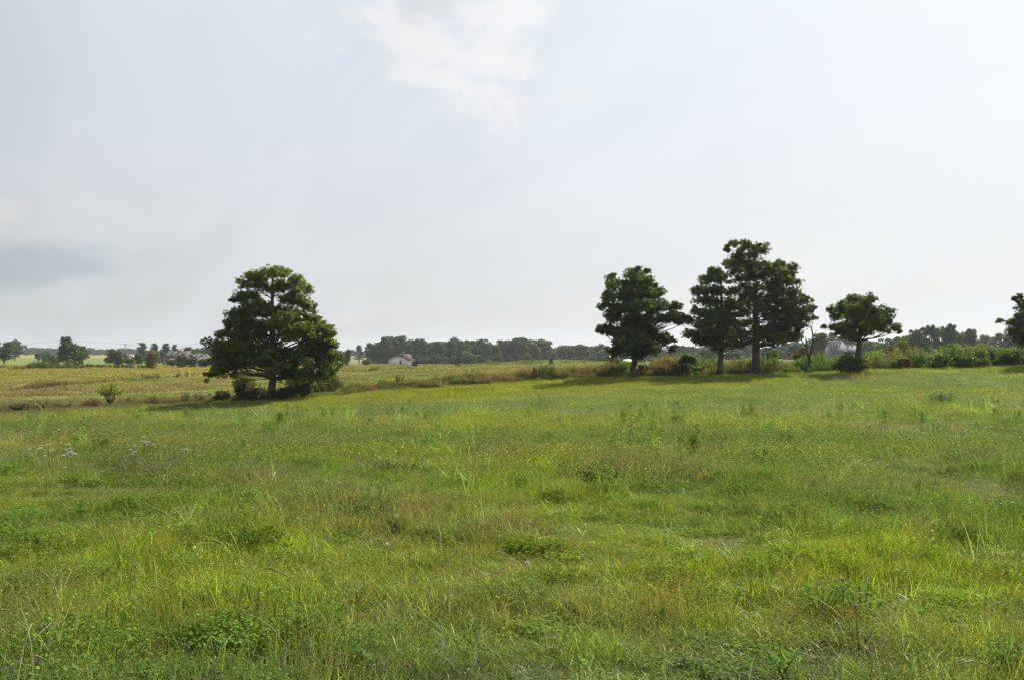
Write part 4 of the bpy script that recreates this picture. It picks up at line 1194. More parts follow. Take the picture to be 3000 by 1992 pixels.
shrub('leafy_shrub', 'olive green bush between the vine mounds and the right edge bush', 2895, 1082, 1018, 60, (.085, .105, .040), 34, Y=73.0)
shrub('leafy_shrub', 'grey green shrub above the left vine mound', 2722, 1082, 1012, 30, (.085, .12, .05), 36, Y=75.0)
shrub('leafy_shrub', 'brown stemmed bush at the foot of the first dark oak', 1886, 1108, 1066, 40, (.10, .11, .045), 37, Y=71.0, tan=.25)
shrub('leafy_shrub', 'pale sunlit bush right behind the first dark oak trunk', 1800, 1106, 1034, 36, (.11, .125, .045), 38, Y=76.0)
# round the solitary tree
shrub('leafy_shrub', 'dark shrub right of the solitary tree trunk', 838, 1164, 1128, 50, (.075, .105, .032), 41, Y=68.3, hollow=0)
shrub('leafy_shrub', 'dark dense shrub at the foot of the solitary tree trunk', 812, 1168, 1142, 50, (.065, .085, .03), 42, Y=67.6, hollow=0)
shrub('leafy_shrub', 'shady olive shrub left of the solitary tree trunk', 746, 1168, 1138, 40, (.09, .10, .036), 43, Y=68.0, tan=.15)
shrub('leafy_shrub', 'low green shrub at the left rim of the thicket under the solitary tree', 708, 1166, 1124, 44, (.062, .085, .026), 44, Y=68.6)
shrub('leafy_shrub', 'tall yellowish airy shrub behind the left side of the solitary tree', 715, 1160, 1082, 84, (.15, .15, .045), 45, Y=72.0, dens=.8, tan=.1)
shrub('leafy_shrub', 'pale yellowish bush behind the right side of the solitary tree', 862, 1158, 1096, 66, (.14, .145, .05), 46, Y=74.0, dens=.8)
shrub('leafy_shrub', 'green shrub at the right end of the thicket under the solitary tree', 890, 1158, 1122, 56, (.065, .085, .03), 47, Y=68.6)
shrub('leafy_shrub', 'brown green bush left of the thicket under the solitary tree', 650, 1172, 1142, 50, (.095, .095, .04), 48, Y=69.5, tan=.2)
# young tree and brown bush on the left
def vase_tree(name, label, px, base, top, w, col, seed):
    r = np.random.default_rng(seed)
    X, Y = on_ray(px, base, 30)
    z = ghf(X, Y); kk = Y / F; h = (base - top) * kk; W2 = w * kk / 2
    rt = empty(name, (X, Y, z)); tag(rt, label, 'young tree')
    s = MB(); C = []
    s.tube([(0, 0, -.1), (0, 0, h * .06)], [.05, .045], 6)
    for i in range(19):
        a = i * 2.4 + r.normal() * .3; q = r.uniform(.35, 1.0); hh = h * (1.0 - .45 * q ** 2) * r.uniform(.72, 1.0)
        e = np.array([math.cos(a) * W2 * q, math.sin(a) * W2 * q, hh]); m = np.array([e[0] * .45, e[1] * .45, h * .42])
        s.tube([(0, 0, h * .04), (m[0] * .6, m[1] * .6, h * .2), tuple(m), tuple(e)], [.026, .022, .016, .006], 4)
        for t in np.linspace(.35, 1.0, 6):
            C.append((m * (1 - (t - .35) / .65) + e * ((t - .35) / .65)) + r.normal(size=3) * .06)
    C = np.array(C)
    b = MB(); leafcloud(b, C, np.full((len(C), 3), .17), 24, .12, .055, r, col, up=.2)
    s.obj('trunk', M_BARKP, rt, True); b.obj('crown', M_LEAF, rt)
vase_tree('young_tree', 'small bright yellow green vase-shaped young tree in the left fence row', 324, 1186, 1108, 94, (.27, .32, .055), 51)
shrub('leafy_shrub', 'low round brown bush beside the young yellow green tree', 276, 1194, 1164, 54, (.11, .075, .035), 52, per=60, leaf=(.08, .03), up=.1, tan=.4, hollow=0)
shrub('leafy_shrub', 'small dull bush low in the left fence row near the frame edge', 60, 1205, 1182, 70, (.075, .08, .035), 53, per=40, tan=.2, hollow=0)
def stalk_weed(px, base, top, label, seed, col=(.12, .07, .04), Y=None):
    r = np.random.default_rng(seed)
    if Y is None: X, Y = on_ray(px, base)
    else: X = (px - 1500) / F * Y
    z = ghf(X, Y); kk = Y / F; h = CAMZ - (top - HZ) * kk - z
    rt = empty('seeding_weed', (X, Y, z)); tag(rt, label, 'weed')
    s = MB(); C = []
    for i in range(4):
        e = np.array([r.normal() * .14, r.normal() * .1, h * r.uniform(.82, 1)])
        s.tube([(0, 0, -.05), tuple(e)], [.015, .006], 4)
        for t in np.linspace(.5, 1, 6): C.append(e * t)
    b = MB(); leafcloud(b, np.array(C), np.tile([[.09, .09, .12]], (len(C), 1)), 26, .07, .05, r, col, up=.1)
    s.obj('stem', M_BARK, rt); b.obj('seed_head', M_LEAF, rt)
stalk_weed(1168, 1128, 1100, 'dark brown seeding weed standing alone in front of the middle field', 61, Y=71.5)
stalk_weed(419, 1106, 1094, 'dark leafy weed sticking up from the second fence row on the left', 62, (.06, .075, .03))
stalk_weed(518, 1106, 1096, 'small brown weed leaning on the thin wooden post of the second fence row', 63)
stalk_weed(1568, 1116, 1072, 'tall yellow topped weed in the fence row below the lone cedar', 64, (.15, .15, .03), Y=71.5)
stalk_weed(1680, 1112, 1072, 'tall yellow topped weed nearest the first dark oak', 65, (.16, .15, .03), Y=71.5)
stalk_weed(1578, 1116, 1076, 'rusty tall weed beside the yellow topped one below the lone cedar', 66, (.15, .09, .045), Y=71.9)

# ------------------------------------------------------------------ fence posts
def post(px, base, top, rad, label, mat=M_WOOD, Y=None, square=False, y0=40, lean=0.0):
    if Y is None: X, Y = on_ray(px, base, y0)
    else: X = (px - 1500) / F * Y
    z = ghf(X, Y); kk = Y / F; h = CAMZ - (top - HZ) * kk - z
    b = MB()
    if square:
        b.box((0, 0, h / 2 - .15), (rad * 2, rad * 2, h + .3))
    else:
        b.tube([(0, 0, -.3), (lean * .5, 0, h * .5), (lean, .01, h * .97), (lean, .01, h)], [rad * 1.05, rad, rad * .95, rad * .7], 8)
    o = b.obj('fence_post', mat, None, not square, (X, Y, z))
    tag(o, label, 'fence post', 'old fence posts in the field edges')
post(120, 1206, 1176, .065, 'weathered wooden post in the left fence row near the frame edge', y0=30)
post(393, 1186, 1161, .03, 'thin steel post between the young tree and the solitary tree', M_STEEL, y0=30, lean=.05)
post(525, 1103, 1087, .10, 'single wooden post in the second fence row on the left', lean=.05)
post(1037, 1091, 1081, .11, 'wooden post in the field right of the solitary tree')
post(1266, 1073, 1066, .14, 'short wooden post right of the bush by the pale house')
post(1195, 1074, 1067, .14, 'short post in front of the pale house porch')
post(1388, 1128, 1096, .045, 'dark wooden post in the weeds below the round bush tree', Y=70.6)
post(1425, 1127, 1103, .04, 'shorter dark post right of the dark wooden post in the weeds', Y=70.9, lean=-.04)
post(1281, 1130, 1101, .03, 'thin steel post in the weeds right of the pale house', M_STEEL, Y=70.2)
post(1441, 1122, 1092, .025, 'thin tall stake in the weeds between cedar and dark post', M_STEEL, Y=73)
post(1654, 1071, 1058, .17, 'left post of the pair on the crest right of the lone cedar', Y=285)
post(1660, 1071, 1058, .14, 'right post of the pair on the crest right of the lone cedar', Y=286, lean=.15)
post(1760, 1098, 1072, .03, 'thin steel post left of the first dark oak', M_STEEL, Y=78)

# ------------------------------------------------------------------ power line
def pole(px, top, Y, arms, label):
    X = (px - 1500) / F * Y; z = ghf(X, Y); kk = Y / F
    h = CAMZ - (top - HZ) * kk - z
    rt = empty('utility_pole', (X, Y, z)); tag(rt, label, 'power pole', 'power poles')
    b = MB(); b.tube([(0, 0, -.5), (0, 0, h)], [.26, .17], 8); b.obj('pole', M_WOOD, rt, True)
    for (zz, w) in arms:
        b = MB(); b.box((0, -.23, h - zz), (w, .14, .16)); b.obj('crossarm', M_WOOD, rt)
        for s in (-1, -.5, .5, 1):
            b = MB(); b.tube([(s * w * .46, -.23, h - zz + .081), (s * w * .46, -.23, h - zz + .30)], [.06, .05], 6)
            b.obj('insulator', M_STEEL, rt)
    return X, Y, z + h
pA = pole(368, 1007, 520, [(.4, 2.0)], 'short power pole showing right of the dome-shaped tree')
pB = pole(639, 991, 340, [(.35, 2.4), (1.6, 2.4)], 'tall power pole with two crossarms beside the left boughs of the solitary tree')
def wire(a, b, sag, label):
    m = MB(); pts = []
    for t in np.linspace(0, 1, 14):
        p = [a[i] * (1 - t) + b[i] * t for i in range(3)]; p[2] -= sag * 4 * t * (1 - t); pts.append(p)
    m.tube(pts, .035, 4)
    tag(m.obj('power_line', M_WIRE), label, 'cable', 'power lines')
pL = ((-160 - 1500) / F * 560, 560.0, CAMZ - (1016 - HZ) * 560 / F)
pM = ((205 - 1500) / F * 540, 540.0, CAMZ - (996 - HZ) * 540 / F)
wire(pL, pM, .8, 'power line sloping down to the left of the tallest left tree')
wire(pM, (pA[0], pA[1] - .3, pA[2] - .1), .4, 'power line between the tallest left tree and the short power pole')
wire((pA[0] + .8, pA[1] - .3, pA[2] - .1), (pB[0] - 1.0, pB[1], pB[2] - .05), 3.2, 'upper power line between the two power poles')
wire((pA[0] + .8, pA[1] - .3, pA[2] - 1.6), (pB[0] - 1.0, pB[1], pB[2] - 1.3), 4.2, 'lower power line between the two power poles')
pR = ((1400 - 1500) / F * 300, 300.0, 18.0)

# ------------------------------------------------------------------ buildings
def prism(mb, pts, y0, y1, xf=None):
    """extrude a closed outline (x,z) between two depths"""
    n = len(pts)
    V = [(p[0], y0, p[1]) for p in pts] + [(p[0], y1, p[1]) for p in pts]
    Fc = [tuple(range(n)), tuple(range(2 * n - 1, n - 1, -1))]
    for i in range(n):
        j = (i + 1) % n
        Fc.append((i, i + n, j + n, j))
    mb.add(V, Fc)
def slab(mb, a, b, c, d, t):
    """roof slab from four corners, thickness t downward"""
    V = [a, b, c, d] + [(p[0], p[1], p[2] - t) for p in (a, b, c, d)]
    mb.add(V, [(0, 1, 2, 3), (7, 6, 5, 4), (0, 4, 5, 1), (1, 5, 6, 2), (2, 6, 7, 3), (3, 7, 4, 0)])
def window(parent, x, y, z, w, h, face=0.0, mat=M_GLASS):
    f = empty_frame = MB()
    ca, sa = math.cos(face), math.sin(face)
    t = .09
    for (dx, dz, ww, hh) in ((-w / 2, 0, t, h + t), (w / 2, 0, t, h + t), (0, h / 2, w - t, t), (0, -h / 2, w - t, t), (0, 0, w - t, .05)):
        f.box((x + dx * ca, y + dx * sa, z + dz), (ww, .10, hh), face)
    o = f.obj('window', M_WHITE, parent)
    g = MB(); g.box((x, y, z), (w - t, .03, h - t), face); g.obj('pane', mat, o)
# pale house with brown hipped gable
Yh = 400.0; kh = Yh / F
Xh = (1166 - 1500) * kh; zh = ghf(Xh, Yh)
zh = min(zh, CAMZ - (1069 - HZ) * kh)
house = empty('pale_house', (Xh, Yh, zh), R(-19))
tag(house, 'pale cream single storey house with brown roof in front of the far wood', 'house')
Wg, Lg, hw, hr = 9.4, 10.5, 2.55, 5.0
b = MB()
cl = .62   # clipped gable
xr = Wg / 2 * (1 - cl)
zc_ = hw + (hr - hw) * cl
prism(b, [(-Wg / 2, -.6), (Wg / 2, -.6), (Wg / 2, hw), (xr, zc_), (-xr, zc_), (-Wg / 2, hw)], 0, Lg)
b.obj('wall', M_SIDING, house)
b = MB(); ov = .55; sl = (hr - hw) / (Wg / 2)
e = Wg / 2 + ov; ze = hw - ov * sl + .12
def rp(x, y): return (x, y, hr + .12 - abs(x) * sl)
bk = 1.7
xc = xr + .1
for s in (1, -1):
    a_ = [rp(s * e, -ov), rp(s * xc, -ov), rp(0, bk), rp(0, Lg + ov), rp(s * e, Lg + ov)]
    V = a_ + [(p[0], p[1], p[2] - .16) for p in a_]
    n5 = 5
    Fc = [tuple(range(5)), tuple(range(9, 4, -1))] + [(i, i + 5, (i + 1) % 5 + 5, (i + 1) % 5) for i in range(5)]
    b.add(V, Fc)
p1, p2, p3 = rp(-xc, -ov), rp(xc, -ov), rp(0, bk)
b.add([p1, p2, p3, (p1[0], p1[1], p1[2] - .16), (p2[0], p2[1], p2[2] - .16)], [(0, 1, 2), (0, 3, 4, 1)])
rf = b.obj('roof', M_ROOFR, house)
b = MB(); b.box((.35, 4.3, hr + .45), (.8, .6, 1.3)); b.box((.35, 4.3, hr + 1.15), (.95, .75, .14)); b.obj('chimney', M_BRICK, rf)
window(house, -1.9, -.06, 3.15, .55, .75); window(house, -1.7, -.06, .55, .8, .8)
b = MB(); b.box((1.3, -.05, 1.15), (.9, .09, 2.2)); b.obj('door', M_DOOR, house)
b = MB(); b.box((1.75, -.1, 2.0), (.12, .12, 3.9)); b.obj('downpipe', M_ROOFG, house)
for yy in (1.6, 3.6, 6.2): window(house, Wg / 2 + .06, yy, 1.35, .9, 1.3, R(90))
b = MB(); b.box((Wg / 2 + .9, 3.0, .25), (1.7, 5.0, .5)); b.obj('porch', M_WHITE, house)

# farmhouse on the left, seen over its garden
Yf_ = 345.0; kf = Yf_ / F
Xf = (512 - 1500) * kf; zf_ = ghf(Xf, Yf_)
fh = empty('farmhouse', (Xf, Yf_, zf_), R(4))
tag(fh, 'grey roofed farmhouse with white dormers and white gabled wing behind garden bushes', 'house')
Zt = CAMZ - (1028 - HZ) * kf - zf_      # ridge
Ze = CAMZ - (1046 - HZ) * kf - zf_
def fx(px): return (px - 512) * kf
b = MB(); b.box((fx(512), 3.6, Ze / 2 - .3), (fx(549) - fx(478), 6.4, Ze + .6)); b.obj('wall', M_BRICK, fh)
b = MB()
slab(b, (fx(474), -.5, Ze - .25), (fx(552), -.5, Ze - .25), (fx(552), 3.6, Zt), (fx(486), 3.6, Zt), .15)
slab(b, (fx(552), 7.7, Ze - .25), (fx(474), 7.7, Ze - .25), (fx(486), 3.6, Zt), (fx(552), 3.6, Zt), .15)
rf = b.obj('roof', M_ROOFG, fh)
b = MB(); b.box((fx(524), 3.7, Zt + .2), (1.0, .6, 1.1)); b.obj('chimney', M_WHITE, rf)
b = MB(); slab(b, (fx(474), -2.4, Ze - 1.1), (fx(515), -2.4, Ze - 1.1), (fx(515), -.6, Ze - .4), (fx(478), -.6, Ze - .4), .12); b.obj('porch_roof', M_ROOFG, fh)
for i in range(4):
    b = MB(); b.box((fx(478 + i * 11), -2.2, (Ze - 1.2) / 2), (.16, .16, Ze - 1.2)); b.obj('porch_post', M_WHITE, fh)
def dormer(px, w, zc__, h, y):
    b = MB(); x = fx(px)
    prism(b, [(x - w / 2, zc__ - h / 2), (x + w / 2, zc__ - h / 2), (x + w / 2, zc__ + h / 2), (x, zc__ + h / 2 + w * .42), (x - w / 2, zc__ + h / 2)], y, y + 2.2)
    d = b.obj('dormer', M_WHITE, rf)
    window(fh, x, y - .06, zc__, w * .4, h * .6)
    b = MB()
    zr = zc__ + h / 2 + w * .42 + .1
    slab(b, (x - w / 2 - .2, y - .25, zc__ + h / 2 - .02), (x, y - .25, zr), (x, y + 2.4, zr), (x - w / 2 - .2, y + 2.4, zc__ + h / 2 - .02), .08)
    slab(b, (x, y - .25, zr), (x + w / 2 + .2, y - .25, zc__ + h / 2 - .02), (x + w / 2 + .2, y + 2.4, zc__ + h / 2 - .02), (x, y + 2.4, zr), .08)
    b.obj('dormer_roof', M_ROOFG, rf)
dormer(491, 1.2, CAMZ - (1038.5 - HZ) * kf - zf_, .7, .5)
dormer(506, 1.1, CAMZ - (1038.5 - HZ) * kf - zf_, .7, .5)
dormer(536, 1.3, CAMZ - (1034 - HZ) * kf - zf_, .5, 1.1)
# wing: brown roof between two white trimmed gables
Zw = CAMZ - (1035.5 - HZ) * kf - zf_; Zwe = CAMZ - (1048 - HZ) * kf - zf_
b = MB(); x = fx(592); w2 = (fx(610) - fx(575)) / 2
prism(b, [(x - w2 + .3, -.5), (x + w2 - .3, -.5), (x + w2 - .3, Zwe), (x, Zw - .3), (x - w2 + .3, Zwe)], -.8, 6)
b.obj('wing_wall', M_WHITE, fh)
b = MB()
slab(b, (x - w2, -1.2, Zwe - .1), (x, -1.2, Zw), (x, 6.4, Zw), (x - w2, 6.4, Zwe - .1), .12)
slab(b, (x, -1.2, Zw), (x + w2, -1.2, Zwe - .1), (x + w2, 6.4, Zwe - .1), (x, 6.4, Zw), .12)
slab(b, (fx(553), .2, Zwe - .1), (x, .2, Zwe - .1), (x, 3.2, Zw + .02), (fx(562), 3.2, Zw + .02), .12)
b.obj('wing_roof', plainmat('brown_grey_shingle', (.12, .09, .082), .95, .2, 3.0, spec=.04), fh)
for s in (-1, 1):
    b = MB()
    V = [(x, -1.25, Zw + .1), (x + s * (w2 + .1), -1.25, Zwe - .1), (x + s * (w2 + .1), -1.25, Zwe - .35), (x, -1.25, Zw - .18)]
    V = V + [(p[0], -1.33, p[2]) for p in V]
    b.add(V, [(0, 1, 2, 3), (7, 6, 5, 4), (0, 4, 5, 1), (1, 5, 6, 2), (2, 6, 7, 3), (3, 7, 4, 0)])
    b.obj('gable_trim', M_WHITE, fh)
b = MB(); V = [(fx(556), .05, CAMZ - (1033 - HZ) * kf - zf_), (fx(570), .05, CAMZ - (1042 - HZ) * kf - zf_), (fx(570), .05, CAMZ - (1044 - HZ) * kf - zf_), (fx(556), .05, CAMZ - (1035 - HZ) * kf - zf_)]
V = V + [(p[0], -.05, p[2]) for p in V]
b.add(V, [(0, 1, 2, 3), (7, 6, 5, 4), (0, 4, 5, 1), (1, 5, 6, 2), (2, 6, 7, 3), (3, 7, 4, 0)]); b.obj('gable_trim', M_WHITE, fh)
window(fh, x, -.86, (Zw + Zwe) / 2 - .1, .6, .6)

def simple_house(name, label, px0, px1, ridge, eave, Y, wallm, roofm, depth=6.0, cat='shed', extra=None, rz=0.0):
    kk = Y / F; X = ((px0 + px1) / 2 - 1500) * kk; z = ghf(X, Y)
    rt = empty(name, (X, Y, z), rz); tag(rt, label, cat)
    w = (px1 - px0) * kk; zr = CAMZ - (ridge - HZ) * kk - z; ze = CAMZ - (eave - HZ) * kk - z
    b = MB(); prism_pts = [(-depth / 2, -.4), (depth / 2, -.4), (depth / 2, ze), (0, zr - .1), (-depth / 2, ze)]
    V = [(-w / 2 + .2, p[0], p[1]) for p in prism_pts] + [(w / 2 - .2, p[0], p[1]) for p in prism_pts]
    b.add(V, [tuple(range(5)), tuple(range(9, 4, -1))] + [(i, i + 5, (i + 1) % 5 + 5, (i + 1) % 5) for i in range(5)])
    b.obj('wall', wallm, rt)
    b = MB(); sl = (zr - ze) / (depth / 2)
    for s in (-1, 1):
        slab(b, (-w / 2, s * (depth / 2 + .4), ze - .4 * sl + .1), (w / 2, s * (depth / 2 + .4), ze - .4 * sl + .1), (w / 2, 0, zr + .1), (-w / 2, 0, zr + .1), .1)
    rf = b.obj('roof', roofm, rt)
    return rt, rf, w, zr, ze, depth
rt, rf, w, zr, ze, dp = simple_house('small_house', 'tiny pinkish roofed building glimpsed right of the dome-shaped tree', 377, 395, 1038, 1044, 480, M_WHITE, plainmat('pink_roof', (.26, .20, .17), .9, .1, spec=.04), 5, 'house')
window(rt, -1.0, -dp / 2 - .05, 1.2, .8, .8)
rt, rf, w, zr, ze, dp = simple_house('white_shed', 'small white shed seen beside the trunk of the first dark oak', 1826, 1850, 1053, 1059, 330, M_WHITE, M_WHITE, 5, 'shed')
window(rt, -.8, -dp / 2 - .05, ze * .5, .7, .7)
rt, rf, w, zr, ze, dp = simple_house('barn', 'long grey roofed barn with white ridge vents left of the small spreading tree', 2424, 2470, 1003, 1029, 200, M_BARN, M_METALR, 5.0, 'barn')
for i in range(5):
    b = MB(); b.box((-w / 2 + .5 + i * (w - 1.0) / 4, 0, zr + .24), (.34, .3, .22)); b.obj('roof_vent', M_WHITE, rf)
b = MB(); b.box((-.3, -dp / 4, (zr + ze) / 2 + .17), (.8, .5, .12)); b.obj('roof_light', M_BRICK, rf)
window(rt, w / 4, -dp / 2 - .05, ze * .62, .6, .8)
rt, rf, w, zr, ze, dp = simple_house('barn', 'lower grey roofed outbuilding between the long barn and the small spreading tree', 2466, 2512, 1013, 1030, 204, M_BARN, M_METALR, 4.5, 'barn')
for i in range(3):
    b = MB(); b.box((-w / 2 + .6 + i * (w - 1.2) / 2.5, 0, zr + .24), (.3, .3, .2)); b.obj('roof_vent', M_WHITE, rf)
for xx in (-1.0, -.2, .6): window(rt, xx, -dp / 2 - .05, ze * .62, .5, .9)

# ------------------------------------------------------------------ far woods on the skyline (cannot be counted)
pts = []; sc = []; ii = []; tn = []
q = np.random.default_rng(88)
def woods(px0, px1, Y0, Y1, n, h, tint, prof=None):
    for _ in range(n):
        px = q.uniform(px0, px1); Y = q.uniform(Y0, Y1); X = (px - 1500) / F * Y
        hh = h * q.uniform(.72, 1.12) * (.75 + .5 * vnoise(px * .02, 7.0, 3))
        if prof is not None: hh = hh * prof(px)
        pts.append((X, Y, ghf(X, Y) - .5)); s = hh / 10
        sc.append((s * q.uniform(1.0, 1.4), s * 1.2, s)); ii.append(q.integers(0, 6)); tn.append(np.array(tint) * q.uniform(.8, 1.2))
woods(-700, 700, 1150, 1500, 520, 9.5, (.055, .085, .035))
woods(700, 1200, 1000, 1300, 130, 9.0, (.055, .085, .035))
woods(1100, 1830, 445, 520, 420, 11.5, (.050, .075, .030), lambda p: 1.0 if p < 1540 else .78)
woods(1780, 2460, 420, 560, 150, 8.5, (.050, .078, .035))
woods(2400, 3500, 330, 480, 190, 9.5, (.050, .078, .030))
woods(-2500, -700, 700, 1500, 120, 12, (.05, .08, .035))
woods(3500, 5500, 400, 900, 120, 12, (.05, .08, .035))
wm = []
for kd in ('round', 'tall'):
    for (cr, tk) in PROTO[kd]:
        m = cr.copy(); m.materials.clear(); m.materials.append(M_HERB); wm.append(m)
n = len(pts)
rot = np.stack([np.zeros(n), np.zeros(n), q.uniform(0, 6.283, n)], 1)
scatter('distant_woods', wm, np.array(pts), rot, np.array(sc), np.array(ii), np.array(tn), 'hazy dense woods closing the horizon behind the fields', 'woods')

# ------------------------------------------------------------------ single plants and flowers in the near grass
def near_pt(px, py):
    Y = np.linspace(3, 70, 8000); X = (px - 1500) / F * Y
    row = HZ + (CAMZ - gh(X, Y)) / Y * F
    i = np.argmax(row <= py); return float(X[i]), float(Y[i])
def herb(name, label, px, py, h, w, col, seed, cat='plant', n=500, leaf=.04, asp=.45, up=.7, group=None, stems=7):
    r = np.random.default_rng(seed); X, Y = near_pt(px, py)
    rt = empty(name, (X, Y, ghf(X, Y))); tag(rt, label, cat, group)
    b = MB(); s = MB()
    for i in range(stems):
        a = r.uniform(0, 6.28); q = w * .5 * r.random() ** .5; hh = h * r.uniform(.7, 1.05)
        e = (math.cos(a) * q, math.sin(a) * q, hh)
        s.tube([(e[0] * .2, e[1] * .2, -.02), (e[0] * .6, e[1] * .6, hh * .5), e], [.004, .003, .0015], 4, col=(.07, .09, .03))
        m = n // stems; t = r.uniform(.2, 1.05, m); aa = r.uniform(0, 6.28, m); qq = w * .28 * (1.2 - t) * r.random(m) + .01
        P = np.stack([e[0] * (.2 + .8 * t) + np.cos(aa) * qq, e[1] * (.2 + .8 * t) + np.sin(aa) * qq, hh * t], 1)
        leaflets(b, P, leaf, r, [tuple(np.array(col) * f) for f in (.8, 1.0, 1.25)], up, asp)
    s.obj('stem', M_PETAL, rt); b.obj('foliage', M_LEAF, rt)
    return rt
herb('leafy_weed', 'dark green bushy weed standing in the grass right of centre', 1768, 1445, .26, .50, (.095, .165, .045), 71, n=800, leaf=.045)
herb('leafy_weed', 'small dark weed in the grass right of the bushy dark one', 2215, 1366, .26, .26, (.10, .17, .05), 72, n=300)
herb('leafy_weed', 'pale silvery green weed clump in the upper right grass', 2770, 1186, .50, 1.3, (.16, .23, .13), 73, n=900, leaf=.10, stems=24)
herb('feathery_weed', 'bright green feathery weed near the pink clover in the lower right', 2400, 1790, .19, .34, (.15, .27, .06), 74, n=420, leaf=.036, asp=.25)
herb('feathery_weed', 'bright green feathery weed above and right of the pink clover', 2520, 1800, .17, .36, (.15, .26, .06), 75, n=380, leaf=.036, asp=.25)
herb('feathery_weed', 'feathery green weed at the bottom edge right of centre', 2270, 1975, .13, .26, (.15, .26, .06), 76, n=260, leaf=.034, asp=.28)
herb('feathery_weed', 'feathery green weed in the bottom right corner', 2900, 1960, .18, .30, (.13, .25, .06), 77, n=500, leaf=.034, asp=.28)
herb('leafy_weed', 'small green weed among the grass at the lower left of centre', 740, 1600, .13, .3, (.12, .19, .05), 78, n=260)
def tuft(name, label, px, py, n, h, wdt, cols, seed, cat='grass tuft', lean=.45, curl=1.3, R_=.06):
    r = np.random.default_rng(seed); X, Y = near_pt(px, py)
    b = MB(); blades(b, n, R_, h, wdt, r, cols, lean, curl, segs=6)
    o = b.obj(name, M_LEAF, None, False, (X, Y, ghf(X, Y) - .01)); tag(o, label, cat)
tuft('grass_tuft', 'pale blue green tuft of broad arching blades at the bottom centre', 1285, 1955, 34, (.14, .26), (.006, .010), [(.20, .28, .18), (.24, .32, .22)], 81)
tuft('grass_tuft', 'blue green arching blades right beside the pale tuft at the bottom', 1350, 1975, 12, (.16, .30), (.008, .012), [(.12, .19, .12), (.16, .23, .14)], 82)
tuft('grass_tuft', 'coarse green blades arching over in the bottom right', 2700, 1985, 22, (.15, .30), (.007, .012), [(.09, .16, .04), (.16, .20, .09)], 83)
tuft('foxtail_clump', 'golden seeding grass clump in front of the small spreading tree', 2535, 1112, 420, (.3, .75), (.02, .035), [(.34, .26, .10), (.26, .22, .07), (.2, .2, .06)], 84, 'grass clump', .3, .7, 1.3)
def flower(name, label, px, py, h, rad, col, kind, seed, group=None, cat='flower'):
    """py is the row of the flower head itself"""
    r = np.random.default_rng(seed)
    Y = np.linspace(3, 70, 8000); X = (px - 1500) / F * Y
    row = HZ + (CAMZ - gh(X, Y) - h) / Y * F
    i = np.argmax(row <= py); X = float(X[i]); Y = float(Y[i])
    rt = empty(name, (X, Y, ghf(X, Y))); tag(rt, label, cat, group)
    s = MB(); s.tube([(.02, 0, -.02), (.01, .01, h * .5), (0, 0, h)], [.0022, .0018, .0014] if Y < 12 else [.005, .004, .003], 5, col=(.08, .12, .03)); s.obj('stem', M_PETAL, rt)
    b = MB()
    if kind == 'ball':
        b.ball((0, 0, h), (rad, rad, rad * .95), 8, 6, col=col)
        P = unit(90, r) * rad; P[:, 2] += h
        leaflets(b, P, rad * .7, r, [col, tuple(np.array(col) * .7)], .3, .4)
    elif kind == 'daisy':
        m = 12
        for j in range(m):
            a = 2 * math.pi * j / m; a2 = .2
            b.add([(0, 0, h), (math.cos(a - a2) * rad * .8, math.sin(a - a2) * rad * .8, h + .003), (math.cos(a) * rad, math.sin(a) * rad, h + .001), (math.cos(a + a2) * rad * .8, math.sin(a + a2) * rad * .8, h + .003)], [(0, 1, 2, 3)], col)
        b.ball((0, 0, h + .002), (rad * .25, rad * .25, rad * .15), 6, 4, col=(.5, .35, .03))
    else:   # umbel
        for j in range(40):
            a = r.uniform(0, 6.28); q = rad * r.random() ** .5
            b.ball((math.cos(a) * q, math.sin(a) * q, h + .01 * (1 - q / rad)), (rad * .16, rad * .16, rad * .10), 5, 3, col=col)
    b.obj('flower_head', M_PETAL, rt)
PK = (.50, .20, .32)
flower('clover_flower', 'upper of two pink clover heads among the feathery weeds', 2465, 1695, .30, .011, PK, 'ball', 1, 'pink clover flowers')
flower('clover_flower', 'lower of two pink clover heads among the feathery weeds', 2503, 1772, .26, .010, (.42, .20, .30), 'ball', 2, 'pink clover flowers')
flower('chicory_flower', 'right one of two pale blue flowers near the right edge', 2964, 1470, .34, .016, (.42, .45, .80), 'daisy', 3, 'blue flowers')
flower('chicory_flower', 'left one of two pale blue flowers near the right edge', 2930, 1473, .32, .013, (.42, .45, .80), 'daisy', 4, 'blue flowers')
YL = (.75, .45, .02)
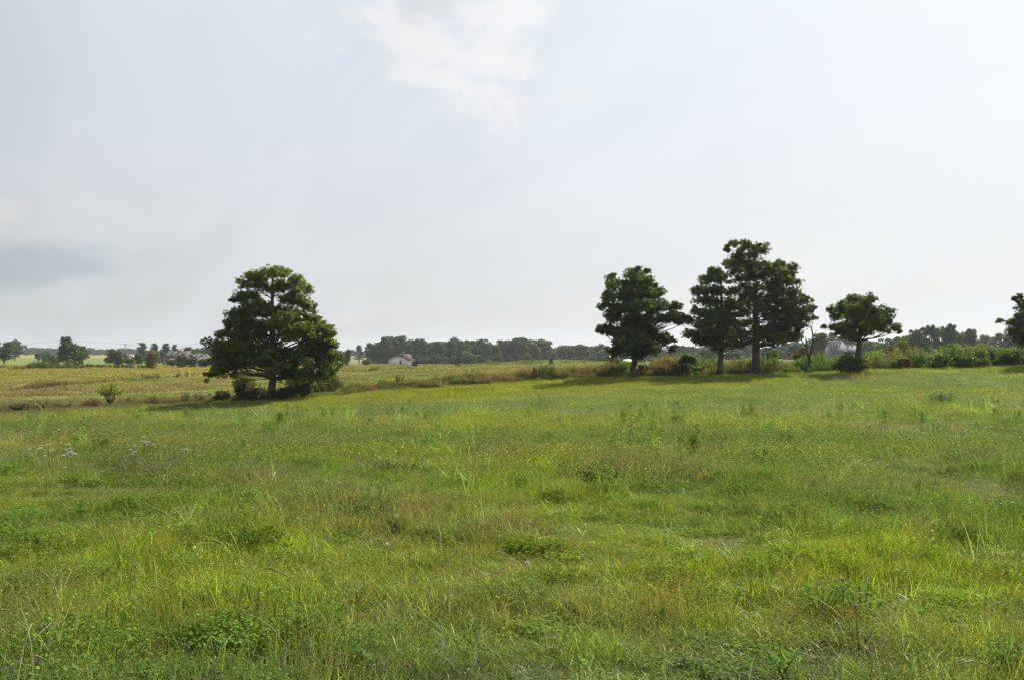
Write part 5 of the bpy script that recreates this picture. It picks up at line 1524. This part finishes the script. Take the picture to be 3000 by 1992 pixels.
flower('yellow_flower', 'yellow flower in the grass left of the dark bushy weed', 1382, 1432, .22, .013, YL, 'daisy', 5, 'yellow flowers')
flower('yellow_flower', 'yellow flower low in the grass at the lower centre', 1456, 1746, .16, .009, YL, 'daisy', 6, 'yellow flowers')
flower('yellow_flower', 'yellow flower above the brown grass patch on the lower right', 2224, 1512, .24, .016, (.7, .55, .03), 'daisy', 7, 'yellow flowers')
flower('red_bud', 'small red bud beside the pale blue green tuft', 1195, 1945, .10, .007, (.30, .09, .05), 'ball', 8)
flower('clover_flower', 'white clover head at the upper lower-centre of the meadow', 1135, 1592, .16, .010, (.75, .75, .68), 'ball', 9, 'white clover flowers')
flower('clover_flower', 'white clover head above the dark hollow right of centre', 1545, 1645, .14, .010, (.75, .72, .66), 'ball', 10, 'white clover flowers')
spots = [(86,1315),(95,1331),(118,1313),(124,1304),(122,1310),(143,1301),(154,1318),(134,1334),(201,1301),(195,1317),(198,1328),(209,1323),(187,1333),(211,1337),(220,1328),(206,1312),(192,1369),
         (422,1279),(396,1305),(385,1316),(420,1292),(425,1297),(449,1302),(432,1294),(396,1323),(391,1330),(545,1315)]
for i, (px, py) in enumerate(spots):
    lf = px < 300
    flower('white_umbel', 'flat white wild carrot flower in the loose patch at the far left of the meadow' if lf else 'flat white wild carrot flower scattered right of the far left flower patch',
           px, py, .36 + .1 * vnoise(px * 3.1, py * 2.7), (.030, .022, .037)[i % 3], (.62, .64, .58), 'umbel', 20 + i, 'white umbels on the left' if lf else 'white umbels further right')

# ------------------------------------------------------------------ the air: a closed box of thin haze round the whole place
b = MB(); b.box((0, 1050, 13), (4900, 2800, 44))
hz, N = newmat('haze_air')
v = N.n('ShaderNodeVolumePrincipled', ins={'Color': (.86, .93, 1.0, 1), 'Density': .00014, 'Anisotropy': .35})
N.n('ShaderNodeOutputMaterial', ins={'Volume': v.outputs[0]})
hz.cycles.homogeneous_volume = True if hasattr(hz.cycles, 'homogeneous_volume') else None
tag(b.obj('haze', hz), 'thin pale summer haze over the fields', 'haze', kind='stuff')
